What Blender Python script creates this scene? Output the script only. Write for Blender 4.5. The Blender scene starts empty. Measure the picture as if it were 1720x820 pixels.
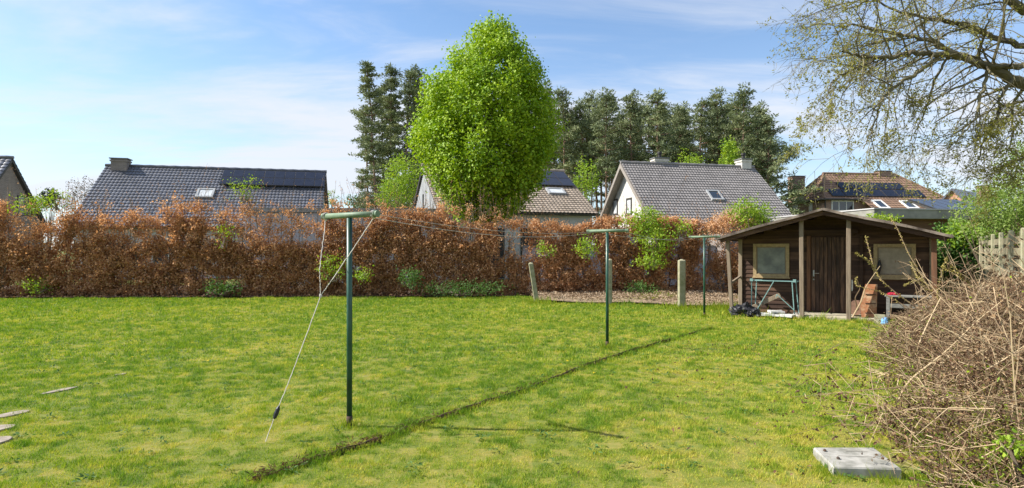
import bpy, math, random
import numpy as np
from mathutils import Vector

random.seed(11)
rng = np.random.default_rng(7)
C = bpy.context.scene.collection
PI = math.pi
CAMZ = 1.67
F_PX = 1000.0            # focal length of the photograph in its own pixels (1720 wide)
HOR = 420.0

# ------------------------------------------------------------------ camera
cd = bpy.data.cameras.new('camera'); cam = bpy.data.objects.new('camera', cd); C.objects.link(cam)
cam.location = (0, 0, CAMZ); cam.rotation_euler = (math.radians(90), 0, 0)
cd.sensor_width = 36.0; cd.lens = 36.0 * F_PX / 1720.0
cd.shift_y = 10.0 / 1720.0
cd.clip_start = 0.05; cd.clip_end = 5000
bpy.context.scene.camera = cam

# ------------------------------------------------------------------ sun, sky
SUN = Vector((-2.2, 0.10, 2.0)).normalized()
sl = bpy.data.lights.new('sun', 'SUN'); sl.energy = 5.0; sl.angle = math.radians(0.53); sl.color = (1.0, 0.955, 0.88)
so = bpy.data.objects.new('sun', sl); C.objects.link(so)
so.rotation_euler = (-SUN).to_track_quat('-Z', 'Y').to_euler(); so.location = (-40, 5, 40)

w = bpy.data.worlds.new("World"); bpy.context.scene.world = w; w.use_nodes = True
nt = w.node_tree; nt.nodes.clear()
def N(t, **k):
    n = nt.nodes.new(t)
    for a, b in k.items(): setattr(n, a, b)
    return n
wo = N('ShaderNodeOutputWorld'); bg = N('ShaderNodeBackground'); bg.inputs['Strength'].default_value = 0.105
sky = N('ShaderNodeTexSky', sky_type='NISHITA', sun_disc=False)
sky.sun_elevation = math.asin(SUN.z); sky.sun_rotation = math.atan2(SUN.x, SUN.y)
sky.air_density = 1.0; sky.dust_density = 0.6; sky.ozone_density = 2.0; sky.altitude = 30
tc = N('ShaderNodeTexCoord'); sx = N('ShaderNodeSeparateXYZ'); nt.links.new(tc.outputs['Generated'], sx.inputs[0])
zz = N('ShaderNodeMath', operation='ADD'); nt.links.new(sx.outputs['Z'], zz.inputs[0]); zz.inputs[1].default_value = 0.16
zm = N('ShaderNodeMath', operation='MAXIMUM'); nt.links.new(zz.outputs[0], zm.inputs[0]); zm.inputs[1].default_value = 0.05
dx = N('ShaderNodeMath', operation='DIVIDE'); nt.links.new(sx.outputs['X'], dx.inputs[0]); nt.links.new(zm.outputs[0], dx.inputs[1])
dy = N('ShaderNodeMath', operation='DIVIDE'); nt.links.new(sx.outputs['Y'], dy.inputs[0]); nt.links.new(zm.outputs[0], dy.inputs[1])
cb = N('ShaderNodeCombineXYZ'); nt.links.new(dx.outputs[0], cb.inputs[0]); nt.links.new(dy.outputs[0], cb.inputs[1])
def cloud_layer(rot, scl, nscale, detail, dist, lo, hi):
    mp = N('ShaderNodeMapping'); nt.links.new(cb.outputs[0], mp.inputs['Vector'])
    mp.inputs['Rotation'].default_value = (0, 0, math.radians(rot)); mp.inputs['Scale'].default_value = scl
    no = N('ShaderNodeTexNoise'); nt.links.new(mp.outputs[0], no.inputs['Vector'])
    no.inputs['Scale'].default_value = nscale; no.inputs['Detail'].default_value = detail
    no.inputs['Roughness'].default_value = 0.58; no.inputs['Distortion'].default_value = dist
    mr = N('ShaderNodeMapRange', interpolation_type='SMOOTHSTEP'); nt.links.new(no.outputs['Fac'], mr.inputs['Value'])
    mr.inputs['From Min'].default_value = lo; mr.inputs['From Max'].default_value = hi
    return mr.outputs[0]
a = cloud_layer(-32, (0.42, 1.25, 1), 0.80, 9, 0.45, 0.40, 0.62)
b = cloud_layer(-50, (0.5, 1.3, 1), 1.9, 9, 0.7, 0.40, 0.75)
mx = N('ShaderNodeMath', operation='MAXIMUM'); nt.links.new(a, mx.inputs[0])
bm_ = N('ShaderNodeMath', operation='MULTIPLY'); nt.links.new(b, bm_.inputs[0]); bm_.inputs[1].default_value = 0.6
nt.links.new(bm_.outputs[0], mx.inputs[1])
# thin veil towards the horizon
hz = N('ShaderNodeMapRange'); nt.links.new(sx.outputs['Z'], hz.inputs['Value'])
hz.inputs['From Min'].default_value = 0.0; hz.inputs['From Max'].default_value = 0.40
hz.inputs['To Min'].default_value = 0.34; hz.inputs['To Max'].default_value = 0.0
ad = N('ShaderNodeMath', operation='ADD', use_clamp=True); nt.links.new(mx.outputs[0], ad.inputs[0]); nt.links.new(hz.outputs[0], ad.inputs[1])
cf = N('ShaderNodeMath', operation='MULTIPLY'); nt.links.new(ad.outputs[0], cf.inputs[0]); cf.inputs[1].default_value = 0.92
mixc = N('ShaderNodeMix', data_type='RGBA'); nt.links.new(cf.outputs[0], mixc.inputs['Factor'])
gain = N('ShaderNodeMix', data_type='RGBA', blend_type='MULTIPLY'); gain.inputs['Factor'].default_value = 1.0
nt.links.new(sky.outputs[0], gain.inputs['A']); gain.inputs['B'].default_value = (0.90, 1.02, 1.10, 1)
nt.links.new(gain.outputs['Result'], mixc.inputs['A']); mixc.inputs['B'].default_value = (4.65, 4.85, 5.3, 1)
nt.links.new(mixc.outputs['Result'], bg.inputs['Color']); nt.links.new(bg.outputs[0], wo.inputs[0])

vs = bpy.context.scene.view_settings
vs.view_transform = 'Standard'; vs.look = 'None'; vs.exposure = 0.85; vs.gamma = 1.0; vs.use_curve_mapping = False
cy = bpy.context.scene.cycles
cy.max_bounces = 5; cy.diffuse_bounces = 3; cy.glossy_bounces = 2; cy.transmission_bounces = 3; cy.transparent_max_bounces = 4
cy.sample_clamp_indirect = 6; cy.use_denoising = True

# ------------------------------------------------------------------ helpers
def at(px, py, d):
    return np.array([(px - 860.0) / F_PX * d, d, CAMZ - (py - HOR) / F_PX * d])
def gnd(px, py):
    d = CAMZ * F_PX / (py - HOR); return np.array([(px - 860.0) / F_PX * d, d, 0.0])
def hit(px, py, P0, Nn):
    r = np.array([(px - 860.0) / F_PX, 1.0, -(py - HOR) / F_PX]); o = np.array([0, 0, CAMZ])
    t = np.dot(np.array(P0) - o, Nn) / np.dot(r, Nn); return o + r * t
def unit(v):
    v = np.asarray(v, float); return v / max(1e-9, np.linalg.norm(v))

def _hash(ix, iy, iz):
    h = (ix.astype(np.int64) * 374761393 + iy.astype(np.int64) * 668265263 + iz.astype(np.int64) * 2147483647 + 1442695) & 0xffffffff
    h = ((h ^ (h >> 13)) * 1274126177) & 0xffffffff
    return ((h ^ (h >> 16)) & 0xffffff) / float(0xffffff)
def vnoise(p, s=1.0, off=0.0):
    p = np.asarray(p, float) * s + off
    if p.shape[-1] == 2: p = np.concatenate([p, np.zeros(p.shape[:-1] + (1,))], -1)
    i = np.floor(p).astype(np.int64); f = p - i; f = f * f * (3 - 2 * f)
    r = 0
    for a in (0, 1):
        for b in (0, 1):
            for c in (0, 1):
                wgt = (f[..., 0] if a else 1 - f[..., 0]) * (f[..., 1] if b else 1 - f[..., 1]) * (f[..., 2] if c else 1 - f[..., 2])
                r = r + wgt * _hash(i[..., 0] + a, i[..., 1] + b, i[..., 2] + c)
    return r
def fbm(p, s=1.0, o=3, off=0.0):
    r = 0; t = 0; a = 1.0
    for k in range(o):
        r = r + a * vnoise(p, s * 2 ** k, off + 17.3 * k); t += a; a *= 0.55
    return r / t

class MB:
    def __init__(s): s.v = []; s.q = []; s.t = []; s.n = 0; s.qr = []; s.tr = []
    def add(s, V, Q=None, T=None, rnd=None):
        V = np.asarray(V, float).reshape(-1, 3)
        if Q is not None and len(Q):
            Q = np.asarray(Q, np.int64).reshape(-1, 4) + s.n; s.q.append(Q)
            s.qr.append(np.full(len(Q), random.random()) if rnd is None else np.broadcast_to(np.asarray(rnd, float), (len(Q),)))
        if T is not None and len(T):
            T = np.asarray(T, np.int64).reshape(-1, 3) + s.n; s.t.append(T)
            s.tr.append(np.full(len(T), random.random()) if rnd is None else np.broadcast_to(np.asarray(rnd, float), (len(T),)))
        s.v.append(V); s.n += len(V)
        return s
    def hexa(s, P, rnd=None):      # 8 points: bottom 4, top 4
        return s.add(P, [(0, 3, 2, 1), (4, 5, 6, 7), (0, 1, 5, 4), (1, 2, 6, 5), (2, 3, 7, 6), (3, 0, 4, 7)], rnd=rnd)
    def box(s, c, size, ex=(1, 0, 0), ez=(0, 0, 1), rnd=None):
        ex = unit(ex); ez = np.asarray(ez, float); ez = unit(ez - ex * np.dot(ez, ex)); ey = np.cross(ez, ex)
        a, b, h = np.asarray(size, float) / 2; c = np.asarray(c, float)
        P = [c + ex * i * a + ey * j * b + ez * k * h for k in (-1, 1) for i, j in ((-1, -1), (1, -1), (1, 1), (-1, 1))]
        return s.hexa(P, rnd)
    def bar(s, p0, p1, wd, th, up=(0, 0, 1), rnd=None, shrink=1.0):
        p0 = np.asarray(p0, float); p1 = np.asarray(p1, float); d = unit(p1 - p0); up = np.asarray(up, float)
        if abs(np.dot(d, unit(up))) > 0.98: up = np.array([1.0, 0, 0])
        a = unit(np.cross(d, up)); b = np.cross(a, d)
        P = [p + a * i * wd / 2 * k + b * j * th / 2 * k for p, k in ((p0, 1), (p1, shrink)) for i, j in ((-1, -1), (1, -1), (1, 1), (-1, 1))]
        return s.hexa(P, rnd)
    def bevbar(s, p0, p1, wd, th, up=(0, 0, 1), bev=0.008, rnd=None):
        p0 = np.asarray(p0, float); p1 = np.asarray(p1, float); d = unit(p1 - p0); up = np.asarray(up, float)
        if abs(np.dot(d, unit(up))) > 0.98: up = np.array([1.0, 0, 0])
        a = unit(np.cross(d, up)); b = np.cross(a, d); W = wd / 2; H = th / 2
        sec = [(-W + bev, -H), (W - bev, -H), (W, -H + bev), (W, H - bev), (W - bev, H), (-W + bev, H), (-W, H - bev), (-W, -H + bev)]
        V = []
        L = np.linalg.norm(p1 - p0)
        for t, k in ((0, 1 - bev / W), (bev, 1), (L - bev, 1), (L, 1 - bev / W)):
            for x, y in sec: V.append(p0 + d * t + a * x * k + b * y * k)
        Q = [(r * 8 + i, r * 8 + (i + 1) % 8, r * 8 + 8 + (i + 1) % 8, r * 8 + 8 + i) for r in range(3) for i in range(8)]
        V += [p0, p0 + d * L]
        T = [(32, (i + 1) % 8, i) for i in range(8)] + [(33, 24 + i, 24 + (i + 1) % 8) for i in range(8)]
        r_ = random.random() if rnd is None else rnd
        return s.add(V, Q, T, rnd=r_)
    def tube(s, P, R, n=6, cap=True, rnd=None):
        P = np.asarray(P, float); k = len(P); R = np.broadcast_to(np.asarray(R, float), (k,))
        d = np.gradient(P, axis=0); d /= np.maximum(1e-9, np.linalg.norm(d, axis=1))[:, None]
        m = unit(P[-1] - P[0]); ref = np.array([0, 0, 1.0]) if abs(m[2]) < 0.8 else np.array([1.0, 0, 0])
        a = np.cross(d, ref); a /= np.maximum(1e-9, np.linalg.norm(a, axis=1))[:, None]; b = np.cross(d, a)
        an = np.arange(n) * 2 * PI / n
        V = P[:, None] + R[:, None, None] * (np.cos(an)[None, :, None] * a[:, None] + np.sin(an)[None, :, None] * b[:, None])
        i = np.arange(n); j = (i + 1) % n
        Q = np.concatenate([np.stack([r * n + i, r * n + j, (r + 1) * n + j, (r + 1) * n + i], 1) for r in range(k - 1)])
        V = V.reshape(-1, 3); T = None
        if cap:
            V = np.concatenate([V, P[:1], P[-1:]])
            T = np.concatenate([np.stack([np.full(n, k * n), j, i], 1), np.stack([np.full(n, k * n + 1), (k - 1) * n + i, (k - 1) * n + j], 1)])
        r_ = random.random() if rnd is None else rnd
        return s.add(V, Q, T, rnd=r_)
    def slab(s, q, nrm, t0, t1, rnd=None):     # quad pushed along its normal
        q = np.asarray(q, float); nrm = unit(nrm)
        return s.hexa(np.concatenate([q + nrm * t0, q + nrm * t1]), rnd)
    def prism(s, poly, off, rnd=None):         # polygon (k,3) extruded by vector, fan caps
        poly = np.asarray(poly, float); k = len(poly); off = np.asarray(off, float); c = poly.mean(0)
        V = np.concatenate([poly, poly + off, [c], [c + off]])
        Q = [(i, (i + 1) % k, k + (i + 1) % k, k + i) for i in range(k)]
        T = [(2 * k, (i + 1) % k, i) for i in range(k)] + [(2 * k + 1, k + i, k + (i + 1) % k) for i in range(k)]
        r_ = random.random() if rnd is None else rnd
        return s.add(V, Q, T, rnd=r_)
    def blob(s, c, r, seg=12, rings=8, nz=0.2, ns=2.0, rnd=None, flat=None):
        th = np.linspace(0, PI, rings + 1)[:, None]; ph = (np.arange(seg) * 2 * PI / seg)[None, :]
        D = np.stack([np.sin(th) * np.cos(ph), np.sin(th) * np.sin(ph), np.cos(th) + 0 * ph], -1).reshape(-1, 3)
        k = 1 + nz * (fbm(D, ns, 3, float(c[0]) * 3.1 + 50) - 0.5) * 2
        V = np.asarray(c) + D * k[:, None] * np.asarray(r)
        i = np.arange(seg); j = (i + 1) % seg
        Q = np.concatenate([np.stack([q * seg + i, (q + 1) * seg + i, (q + 1) * seg + j, q * seg + j], 1) for q in range(rings)])
        return s.add(V, Q, rnd=random.random() if rnd is None else rnd)
    def build(s, name, mat, parent=None, origin=None, smooth=False, rndattr=True):
        me = bpy.data.meshes.new(name)
        V = np.concatenate(s.v) if s.v else np.zeros((0, 3))
        if parent is not None: V = V - np.array(wloc(parent)); 
        elif origin is not None: V = V - np.array(origin)
        Q = np.concatenate(s.q) if s.q else np.zeros((0, 4), np.int64)
        T = np.concatenate(s.t) if s.t else np.zeros((0, 3), np.int64)
        me.vertices.add(len(V)); me.vertices.foreach_set('co', V.astype(np.float32).ravel())
        me.loops.add(len(Q) * 4 + len(T) * 3)
        me.loops.foreach_set('vertex_index', np.concatenate([Q.ravel(), T.ravel()]).astype(np.int32))
        me.polygons.add(len(Q) + len(T))
        st = np.concatenate([np.arange(len(Q)) * 4, len(Q) * 4 + np.arange(len(T)) * 3]).astype(np.int32)
        me.polygons.foreach_set('loop_start', st)
        me.update(calc_edges=True)
        me.validate()
        if rndattr and len(me.polygons) == len(Q) + len(T):
            r = np.concatenate(s.qr + s.tr) if (s.qr or s.tr) else np.zeros(0)
            at_ = me.attributes.new('rnd', 'FLOAT', 'FACE'); at_.data.foreach_set('value', r.astype(np.float32))
        me.polygons.foreach_set('use_smooth', np.full(len(me.polygons), bool(smooth)))
        me.materials.append(mat)
        o = bpy.data.objects.new(name, me); C.objects.link(o)
        if parent is not None: o.parent = parent
        elif origin is not None: o.location = origin
        return o
def wloc(o):
    l = np.array(o.location)
    while o.parent is not None: o = o.parent; l = l + np.array(o.location)
    return l
def tag(o, label=None, cat=None, group=None, kind=None):
    if label: o['label'] = label
    if cat: o['category'] = cat
    if group: o['group'] = group
    if kind: o['kind'] = kind
    return o
def thing(name, label, cat, loc, group=None):
    o = bpy.data.objects.new(name, None); C.objects.link(o); o.location = tuple(float(x) for x in loc); o.empty_display_size = 0.2
    return tag(o, label, cat, group)
def dup(root, loc, rz, sc=1.0, label=None, group=None):
    def cp(o, par):
        c = o.copy(); C.objects.link(c); c.parent = par
        for ch in [x for x in kids.get(o.name, [])]: cp(ch, c)
        return c
    kids = {}
    for x in list(C.objects):
        if x.parent is not None: kids.setdefault(x.parent.name, []).append(x)
    r = cp(root, None); r.location = tuple(float(x) for x in loc); r.rotation_euler = (0, 0, rz)
    r.scale = (sc, sc, sc) if np.isscalar(sc) else sc
    if label: r['label'] = label
    if group: r['group'] = group
    return r

def M(name, c1, c2=None, c3=None, scale=4.0, rough=0.8, bump=0.0, bscale=None, attr=0.0, trans=0.0, stretch=(1, 1, 1), spec=0.3, metal=0.0, detail=5, lo=0.35, hi=0.65, tcol=None, coat=0.0):
    m = bpy.data.materials.new(name); m.use_nodes = True; t = m.node_tree; t.nodes.clear()
    out = t.nodes.new('ShaderNodeOutputMaterial'); p = t.nodes.new('ShaderNodeBsdfPrincipled')
    p.inputs['Roughness'].default_value = rough; p.inputs['Specular IOR Level'].default_value = spec; p.inputs['Metallic'].default_value = metal
    p.inputs['Coat Weight'].default_value = coat
    co = t.nodes.new('ShaderNodeTexCoord'); mp = t.nodes.new('ShaderNodeMapping'); mp.inputs['Scale'].default_value = stretch
    t.links.new(co.outputs['Object'], mp.inputs['Vector'])
    no = t.nodes.new('ShaderNodeTexNoise'); no.inputs['Scale'].default_value = scale; no.inputs['Detail'].default_value = detail; no.inputs['Roughness'].default_value = 0.6
    t.links.new(mp.outputs[0], no.inputs['Vector'])
    mr = t.nodes.new('ShaderNodeMapRange'); t.links.new(no.outputs['Fac'], mr.inputs['Value'])
    mr.inputs['From Min'].default_value = lo; mr.inputs['From Max'].default_value = hi
    fac = mr.outputs[0]
    if attr > 0:
        an = t.nodes.new('ShaderNodeAttribute'); an.attribute_name = 'rnd'; an.attribute_type = 'GEOMETRY'
        mm = t.nodes.new('ShaderNodeMix'); mm.data_type = 'FLOAT'; mm.inputs['Factor'].default_value = attr
        t.links.new(fac, mm.inputs['A']); t.links.new(an.outputs['Fac'], mm.inputs['B']); fac = mm.outputs['Result']
    cr = t.nodes.new('ShaderNodeValToRGB'); t.links.new(fac, cr.inputs['Fac'])
    e = cr.color_ramp.elements
    c2 = c2 or tuple(x * 0.75 for x in c1)
    e[0].position = 0.0; e[0].color = (*c1, 1); e[1].position = 1.0; e[1].color = (*c2, 1)
    if c3: k = e.new(0.5); k.color = (*c3, 1)
    t.links.new(cr.outputs['Color'], p.inputs['Base Color'])
    if bump > 0:
        n2 = t.nodes.new('ShaderNodeTexNoise'); n2.inputs['Scale'].default_value = bscale or scale * 4; n2.inputs['Detail'].default_value = 6
        t.links.new(mp.outputs[0], n2.inputs['Vector'])
        bp = t.nodes.new('ShaderNodeBump'); bp.inputs['Strength'].default_value = min(1, bump * 10); bp.inputs['Distance'].default_value = bump
        t.links.new(n2.outputs['Fac'], bp.inputs['Height']); t.links.new(bp.outputs[0], p.inputs['Normal'])
    if trans > 0:
        tr = t.nodes.new('ShaderNodeBsdfTranslucent'); ms = t.nodes.new('ShaderNodeMixShader'); ms.inputs[0].default_value = trans
        tm = t.nodes.new('ShaderNodeMix'); tm.data_type = 'RGBA'; tm.blend_type = 'MULTIPLY'; tm.inputs['Factor'].default_value = 1
        t.links.new(cr.outputs['Color'], tm.inputs['A']); tm.inputs['B'].default_value = (*(tcol or (1.3, 1.4, 0.7)), 1)
        t.links.new(tm.outputs['Result'], tr.inputs['Color'])
        t.links.new(p.outputs[0], ms.inputs[1]); t.links.new(tr.outputs[0], ms.inputs[2]); t.links.new(ms.outputs[0], out.inputs[0])
    else: t.links.new(p.outputs[0], out.inputs[0])
    m['nm'] = name
    return m
def brick_mat(name, c1, c2, mortar, sx=0.22, sy=0.065, axis='XZ'):
    m = M(name, c1, c2, scale=1.2, rough=0.9); t = m.node_tree
    p = [n for n in t.nodes if n.type == 'BSDF_PRINCIPLED'][0]; cr = [n for n in t.nodes if n.type == 'VALTORGB'][0]
    g = t.nodes.new('ShaderNodeNewGeometry'); co = [n for n in t.nodes if n.type == 'TEX_COORD'][0]
    s = t.nodes.new('ShaderNodeSeparateXYZ'); t.links.new(co.outputs['Object'], s.inputs[0])
    ax = t.nodes.new('ShaderNodeMath'); ax.operation = 'ADD'; t.links.new(s.outputs['X'], ax.inputs[0]); t.links.new(s.outputs['Y'], ax.inputs[1])
    cbn = t.nodes.new('ShaderNodeCombineXYZ'); t.links.new(ax.outputs[0], cbn.inputs[0]); t.links.new(s.outputs['Z'], cbn.inputs[1])
    br = t.nodes.new('ShaderNodeTexBrick'); t.links.new(cbn.outputs[0], br.inputs['Vector'])
    br.inputs['Scale'].default_value = 1.0; br.inputs['Brick Width'].default_value = sx; br.inputs['Row Height'].default_value = sy
    br.inputs['Mortar Size'].default_value = 0.008; br.inputs['Mortar'].default_value = (*mortar, 1)
    t.links.new(cr.outputs['Color'], br.inputs['Color1'])
    mu = t.nodes.new('ShaderNodeMix'); mu.data_type = 'RGBA'; mu.blend_type = 'MULTIPLY'; mu.inputs['Factor'].default_value = 1
    t.links.new(cr.outputs['Color'], mu.inputs['A']); mu.inputs['B'].default_value = (0.72, 0.7, 0.7, 1); t.links.new(mu.outputs['Result'], br.inputs['Color2'])
    t.links.new(br.outputs['Color'], p.inputs['Base Color'])
    return m

# leaves: many small folded quads at points, facing along normals
def leaves(mb, P, size, nrm=None, jitter=1.0, aspect=0.6, rnd=None, dirs=None, fold=0.25):
    n = len(P); size = np.broadcast_to(np.asarray(size, float), (n,))
    N_ = rng.normal(size=(n, 3)) * jitter
    if nrm is not None: N_ = N_ + nrm
    N_ /= np.linalg.norm(N_, axis=1)[:, None] + 1e-9
    D = rng.normal(size=(n, 3)) if dirs is None else dirs + rng.normal(size=(n, 3)) * 0.35
    A = D - N_ * (D * N_).sum(1)[:, None]; A /= np.linalg.norm(A, axis=1)[:, None] + 1e-9
    B = np.cross(N_, A)
    L = size[:, None]; W = L * aspect
    v0 = P; v1 = P + A * L * 0.45 + B * W * 0.5 + N_ * L * fold * 0.4; v2 = P + A * L; v3 = P + A * L * 0.45 - B * W * 0.5 + N_ * L * fold * 0.4
    V = np.stack([v0, v1, v2, v3], 1).reshape(-1, 3)
    i = np.arange(n) * 4
    T = np.concatenate([np.stack([i, i + 1, i + 2], 1), np.stack([i, i + 2, i + 3], 1)])
    r = rng.random(n) if rnd is None else rnd
    mb.add(V, T=T, rnd=np.concatenate([r, r]))

# branch growing
def grow(mb, p, d, L, r, lev, tips, par, seg=None):
    k = seg or max(3, int(L / par['step'])); P = [np.array(p, float)]; d = unit(d); st = L / k
    for i in range(k):
        d = unit(d + rng.normal(size=3) * par['wig'] + np.array([0, 0, par['grav'][min(lev, len(par['grav']) - 1)]]))
        P.append(P[-1] + d * st)
    P = np.array(P); R = np.linspace(r, r * par.get('taper', 0.35), k + 1)
    if r > par.get('rmin', 0.0): mb.tube(P, R, 6 if r > 0.03 else (4 if r > 0.01 else 3), cap=False)
    if lev >= par['levels']:
        tips.append(P); return
    nch = par['n'][lev]; 
    for c in range(nch):
        t = (c + rng.random()) / nch; t = par.get('t0', 0.2) + (1 - par.get('t0', 0.2)) * t
        x = t * k; i = min(k - 1, int(x)); q = P[i] + (P[i + 1] - P[i]) * (x - i); dd = unit(P[i + 1] - P[i])
        side = rng.normal(size=3); side -= dd * np.dot(side, dd); side = unit(side)
        ang = math.radians(rng.uniform(*par['ang']))
        nd = dd * math.cos(ang) + side * math.sin(ang)
        grow(mb, q, nd, L * par['ratio'] * (1.15 - 0.6 * t) * rng.uniform(0.7, 1.2), max(R[i] * 0.55, par.get('rlow', 0.002)), lev + 1, tips, par)
    tips.append(P[k // 2:])

# ------------------------------------------------------------------ materials
m_lawn = M('lawn_base', (0.24, 0.20, 0.05), (0.05, 0.09, 0.010), (0.14, 0.16, 0.022), scale=16, rough=0.95, attr=0.6, bump=0.02, bscale=40, lo=0.3, hi=0.7)
m_blade = M('grass_blade', (0.60, 0.50, 0.095), (0.09, 0.205, 0.012), (0.315, 0.395, 0.025), scale=6, rough=0.6, attr=0.9, trans=0.35, tcol=(1.1, 1.15, 0.6), spec=0.25)
m_soil = M('soil', (0.11, 0.075, 0.05), (0.05, 0.034, 0.024), scale=14, rough=0.95, bump=0.02, bscale=30)
m_chip = M('wood_chip', (0.46, 0.35, 0.23), (0.20, 0.14, 0.09), scale=7, rough=0.9, attr=0.8)
m_beech = M('beech_leaf_brown', (0.24, 0.12, 0.055), (0.84, 0.57, 0.34), (0.57, 0.325, 0.155), scale=0.9, rough=0.6, attr=0.8, trans=0.42, tcol=(1.15, 0.97, 0.75), spec=0.3)
m_twig = M('brown_twig', (0.10, 0.07, 0.05), (0.30, 0.23, 0.17), scale=3, rough=0.9, attr=0.7)
m_green = M('fresh_green_leaf', (0.36, 0.45, 0.035), (0.13, 0.26, 0.02), (0.25, 0.38, 0.03), scale=1.0, rough=0.55, attr=0.8, trans=0.4, tcol=(1.2, 1.15, 0.5))
m_lime = M('bright_tree_leaf', (0.10, 0.225, 0.009), (0.46, 0.56, 0.03), (0.265, 0.40, 0.013), scale=0.5, rough=0.55, attr=0.85, trans=0.28, tcol=(1.15, 1.2, 0.5))
m_ivy = M('dark_green_leaf', (0.05, 0.11, 0.025), (0.11, 0.2, 0.04), scale=1.5, rough=0.7, attr=0.8, trans=0.25)
m_pine = M('pine_needles', (0.08, 0.115, 0.06), (0.34, 0.36, 0.175), (0.19, 0.225, 0.11), scale=0.35, rough=0.7, attr=0.75, trans=0.15, tcol=(1.1, 1.1, 0.8))
m_pinebark = M('pine_bark', (0.17, 0.115, 0.085), (0.30, 0.19, 0.13), scale=1.2, rough=0.9)
m_bark = M('tree_bark', (0.10, 0.083, 0.065), (0.20, 0.175, 0.135), scale=5, rough=0.9, bump=0.01)
m_bark_g = M('mossy_bark', (0.085, 0.07, 0.05), (0.20, 0.175, 0.09), scale=2.2, rough=0.9, attr=0.4)
m_oakleaf = M('young_olive_leaf', (0.36, 0.36, 0.07), (0.18, 0.20, 0.045), (0.27, 0.25, 0.065), scale=1.5, rough=0.5, attr=0.8, trans=0.4, tcol=(1.2, 1.15, 0.6))
m_shrub_r = M('light_shrub_leaf', (0.30, 0.38, 0.10), (0.15, 0.24, 0.05), (0.22, 0.30, 0.07), scale=1.5, rough=0.55, attr=0.8, trans=0.4)
m_drytwig = M('dry_twig', (0.58, 0.45, 0.27), (0.11, 0.07, 0.04), (0.33, 0.23, 0.135), scale=2.5, rough=0.85, attr=0.8)
m_dryleaf = M('dead_brown_leaf', (0.17, 0.085, 0.045), (0.38, 0.24, 0.12), (0.055, 0.032, 0.018), scale=2.5, rough=0.8, attr=0.8, trans=0.2, tcol=(1.2, 1, .8))
m_catkin = M('yellow_catkin', (0.50, 0.39, 0.12), (0.34, 0.30, 0.09), scale=6, rough=0.7, attr=0.7, trans=0.2)
m_pole = M('green_pole_paint', (0.008, 0.035, 0.022), (0.035, 0.105, 0.065), (0.014, 0.066, 0.040), scale=9, rough=0.38, spec=0.5, stretch=(1, 1, .4))
m_polerust = M('weathered_green_bar', (0.115, 0.19, 0.115), (0.22, 0.25, 0.17), (0.16, 0.22, 0.14), scale=14, rough=0.55, lo=0.3, hi=0.75)
m_rust = M('rusty_steel', (0.09, 0.05, 0.03), (0.05, 0.04, 0.035), scale=30, rough=0.85)
m_rope = M('white_rope', (0.62, 0.58, 0.52), (0.48, 0.43, 0.38), scale=40, rough=0.9)
m_blackplastic = M('black_plastic', (0.014, 0.014, 0.016), (0.035, 0.035, 0.04), scale=6, rough=0.5, spec=0.35)
m_concpost = M('mossy_concrete', (0.36, 0.335, 0.225), (0.22, 0.22, 0.115), (0.30, 0.285, 0.185), scale=7, rough=0.95, bump=0.01, bscale=60)
m_conc = M('pale_concrete', (0.40, 0.38, 0.34), (0.19, 0.185, 0.155), scale=9, rough=0.9, bump=0.006, bscale=70)
m_conc_d = M('grey_concrete', (0.33, 0.31, 0.27), (0.20, 0.19, 0.16), scale=5, rough=0.95, bump=0.006)
m_shedwall = M('dark_stained_boards', (0.024, 0.013, 0.009), (0.19, 0.105, 0.062), (0.062, 0.033, 0.021), scale=2.2, rough=0.8, attr=0.45, stretch=(0.6, 0.6, 9), bump=0.006, bscale=8, lo=0.28, hi=0.75)
m_sheddoor = M('weathered_brown_door', (0.022, 0.014, 0.010), (0.20, 0.11, 0.065), (0.07, 0.04, 0.027), scale=3.0, rough=0.75, attr=0.4, stretch=(7, 7, 0.8), bump=0.005, bscale=8)
m_postwood = M('grey_weathered_post', (0.30, 0.24, 0.17), (0.16, 0.12, 0.085), (0.24, 0.185, 0.13), scale=4, rough=0.9, stretch=(8, 8, 0.7), attr=0.35, bump=0.004)
m_postred = M('reddish_wood', (0.20, 0.095, 0.05), (0.12, 0.06, 0.035), scale=4, rough=0.8, stretch=(8, 8, 0.7))
m_winframe = M('tan_window_frame', (0.42, 0.31, 0.165), (0.30, 0.215, 0.11), scale=6, rough=0.7, stretch=(3, 3, 3))
m_obsglass = M('dusty_window_pane', (0.28, 0.29, 0.23), (0.10, 0.105, 0.09), scale=2.2, rough=0.35, spec=0.6)
m_blind = M('beige_blind_panel', (0.36, 0.30, 0.225), (0.27, 0.225, 0.165), scale=9, rough=0.7)
m_felt = M('grey_roof_felt', (0.20, 0.165, 0.14), (0.115, 0.095, 0.08), scale=5, rough=0.95, bump=0.01, bscale=40)
m_feltedge = M('roof_edge_trim', (0.27, 0.22, 0.18), (0.07, 0.052, 0.042), scale=3, rough=0.9, bump=0.006)
m_steel = M('bare_steel', (0.45, 0.44, 0.42), (0.3, 0.3, 0.3), scale=20, rough=0.35, metal=0.8)
m_deck = M('pale_deck_board', (0.45, 0.40, 0.29), (0.32, 0.28, 0.2), scale=6, rough=0.85, stretch=(1, 1, 1))
m_trestle = M('pale_teal_metal', (0.22, 0.36, 0.34), (0.15, 0.26, 0.25), scale=10, rough=0.5)
m_white = M('white_slab', (0.68, 0.67, 0.64), (0.5, 0.49, 0.46), scale=9, rough=0.8)
m_whitepaint = M('white_paint', (0.72, 0.71, 0.68), (0.62, 0.61, 0.58), scale=2, rough=0.6)
m_rustboard = M('rusty_orange_board', (0.30, 0.115, 0.05), (0.50, 0.34, 0.21), (0.36, 0.17, 0.085), scale=6, rough=0.8, lo=0.35, hi=0.62)
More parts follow.
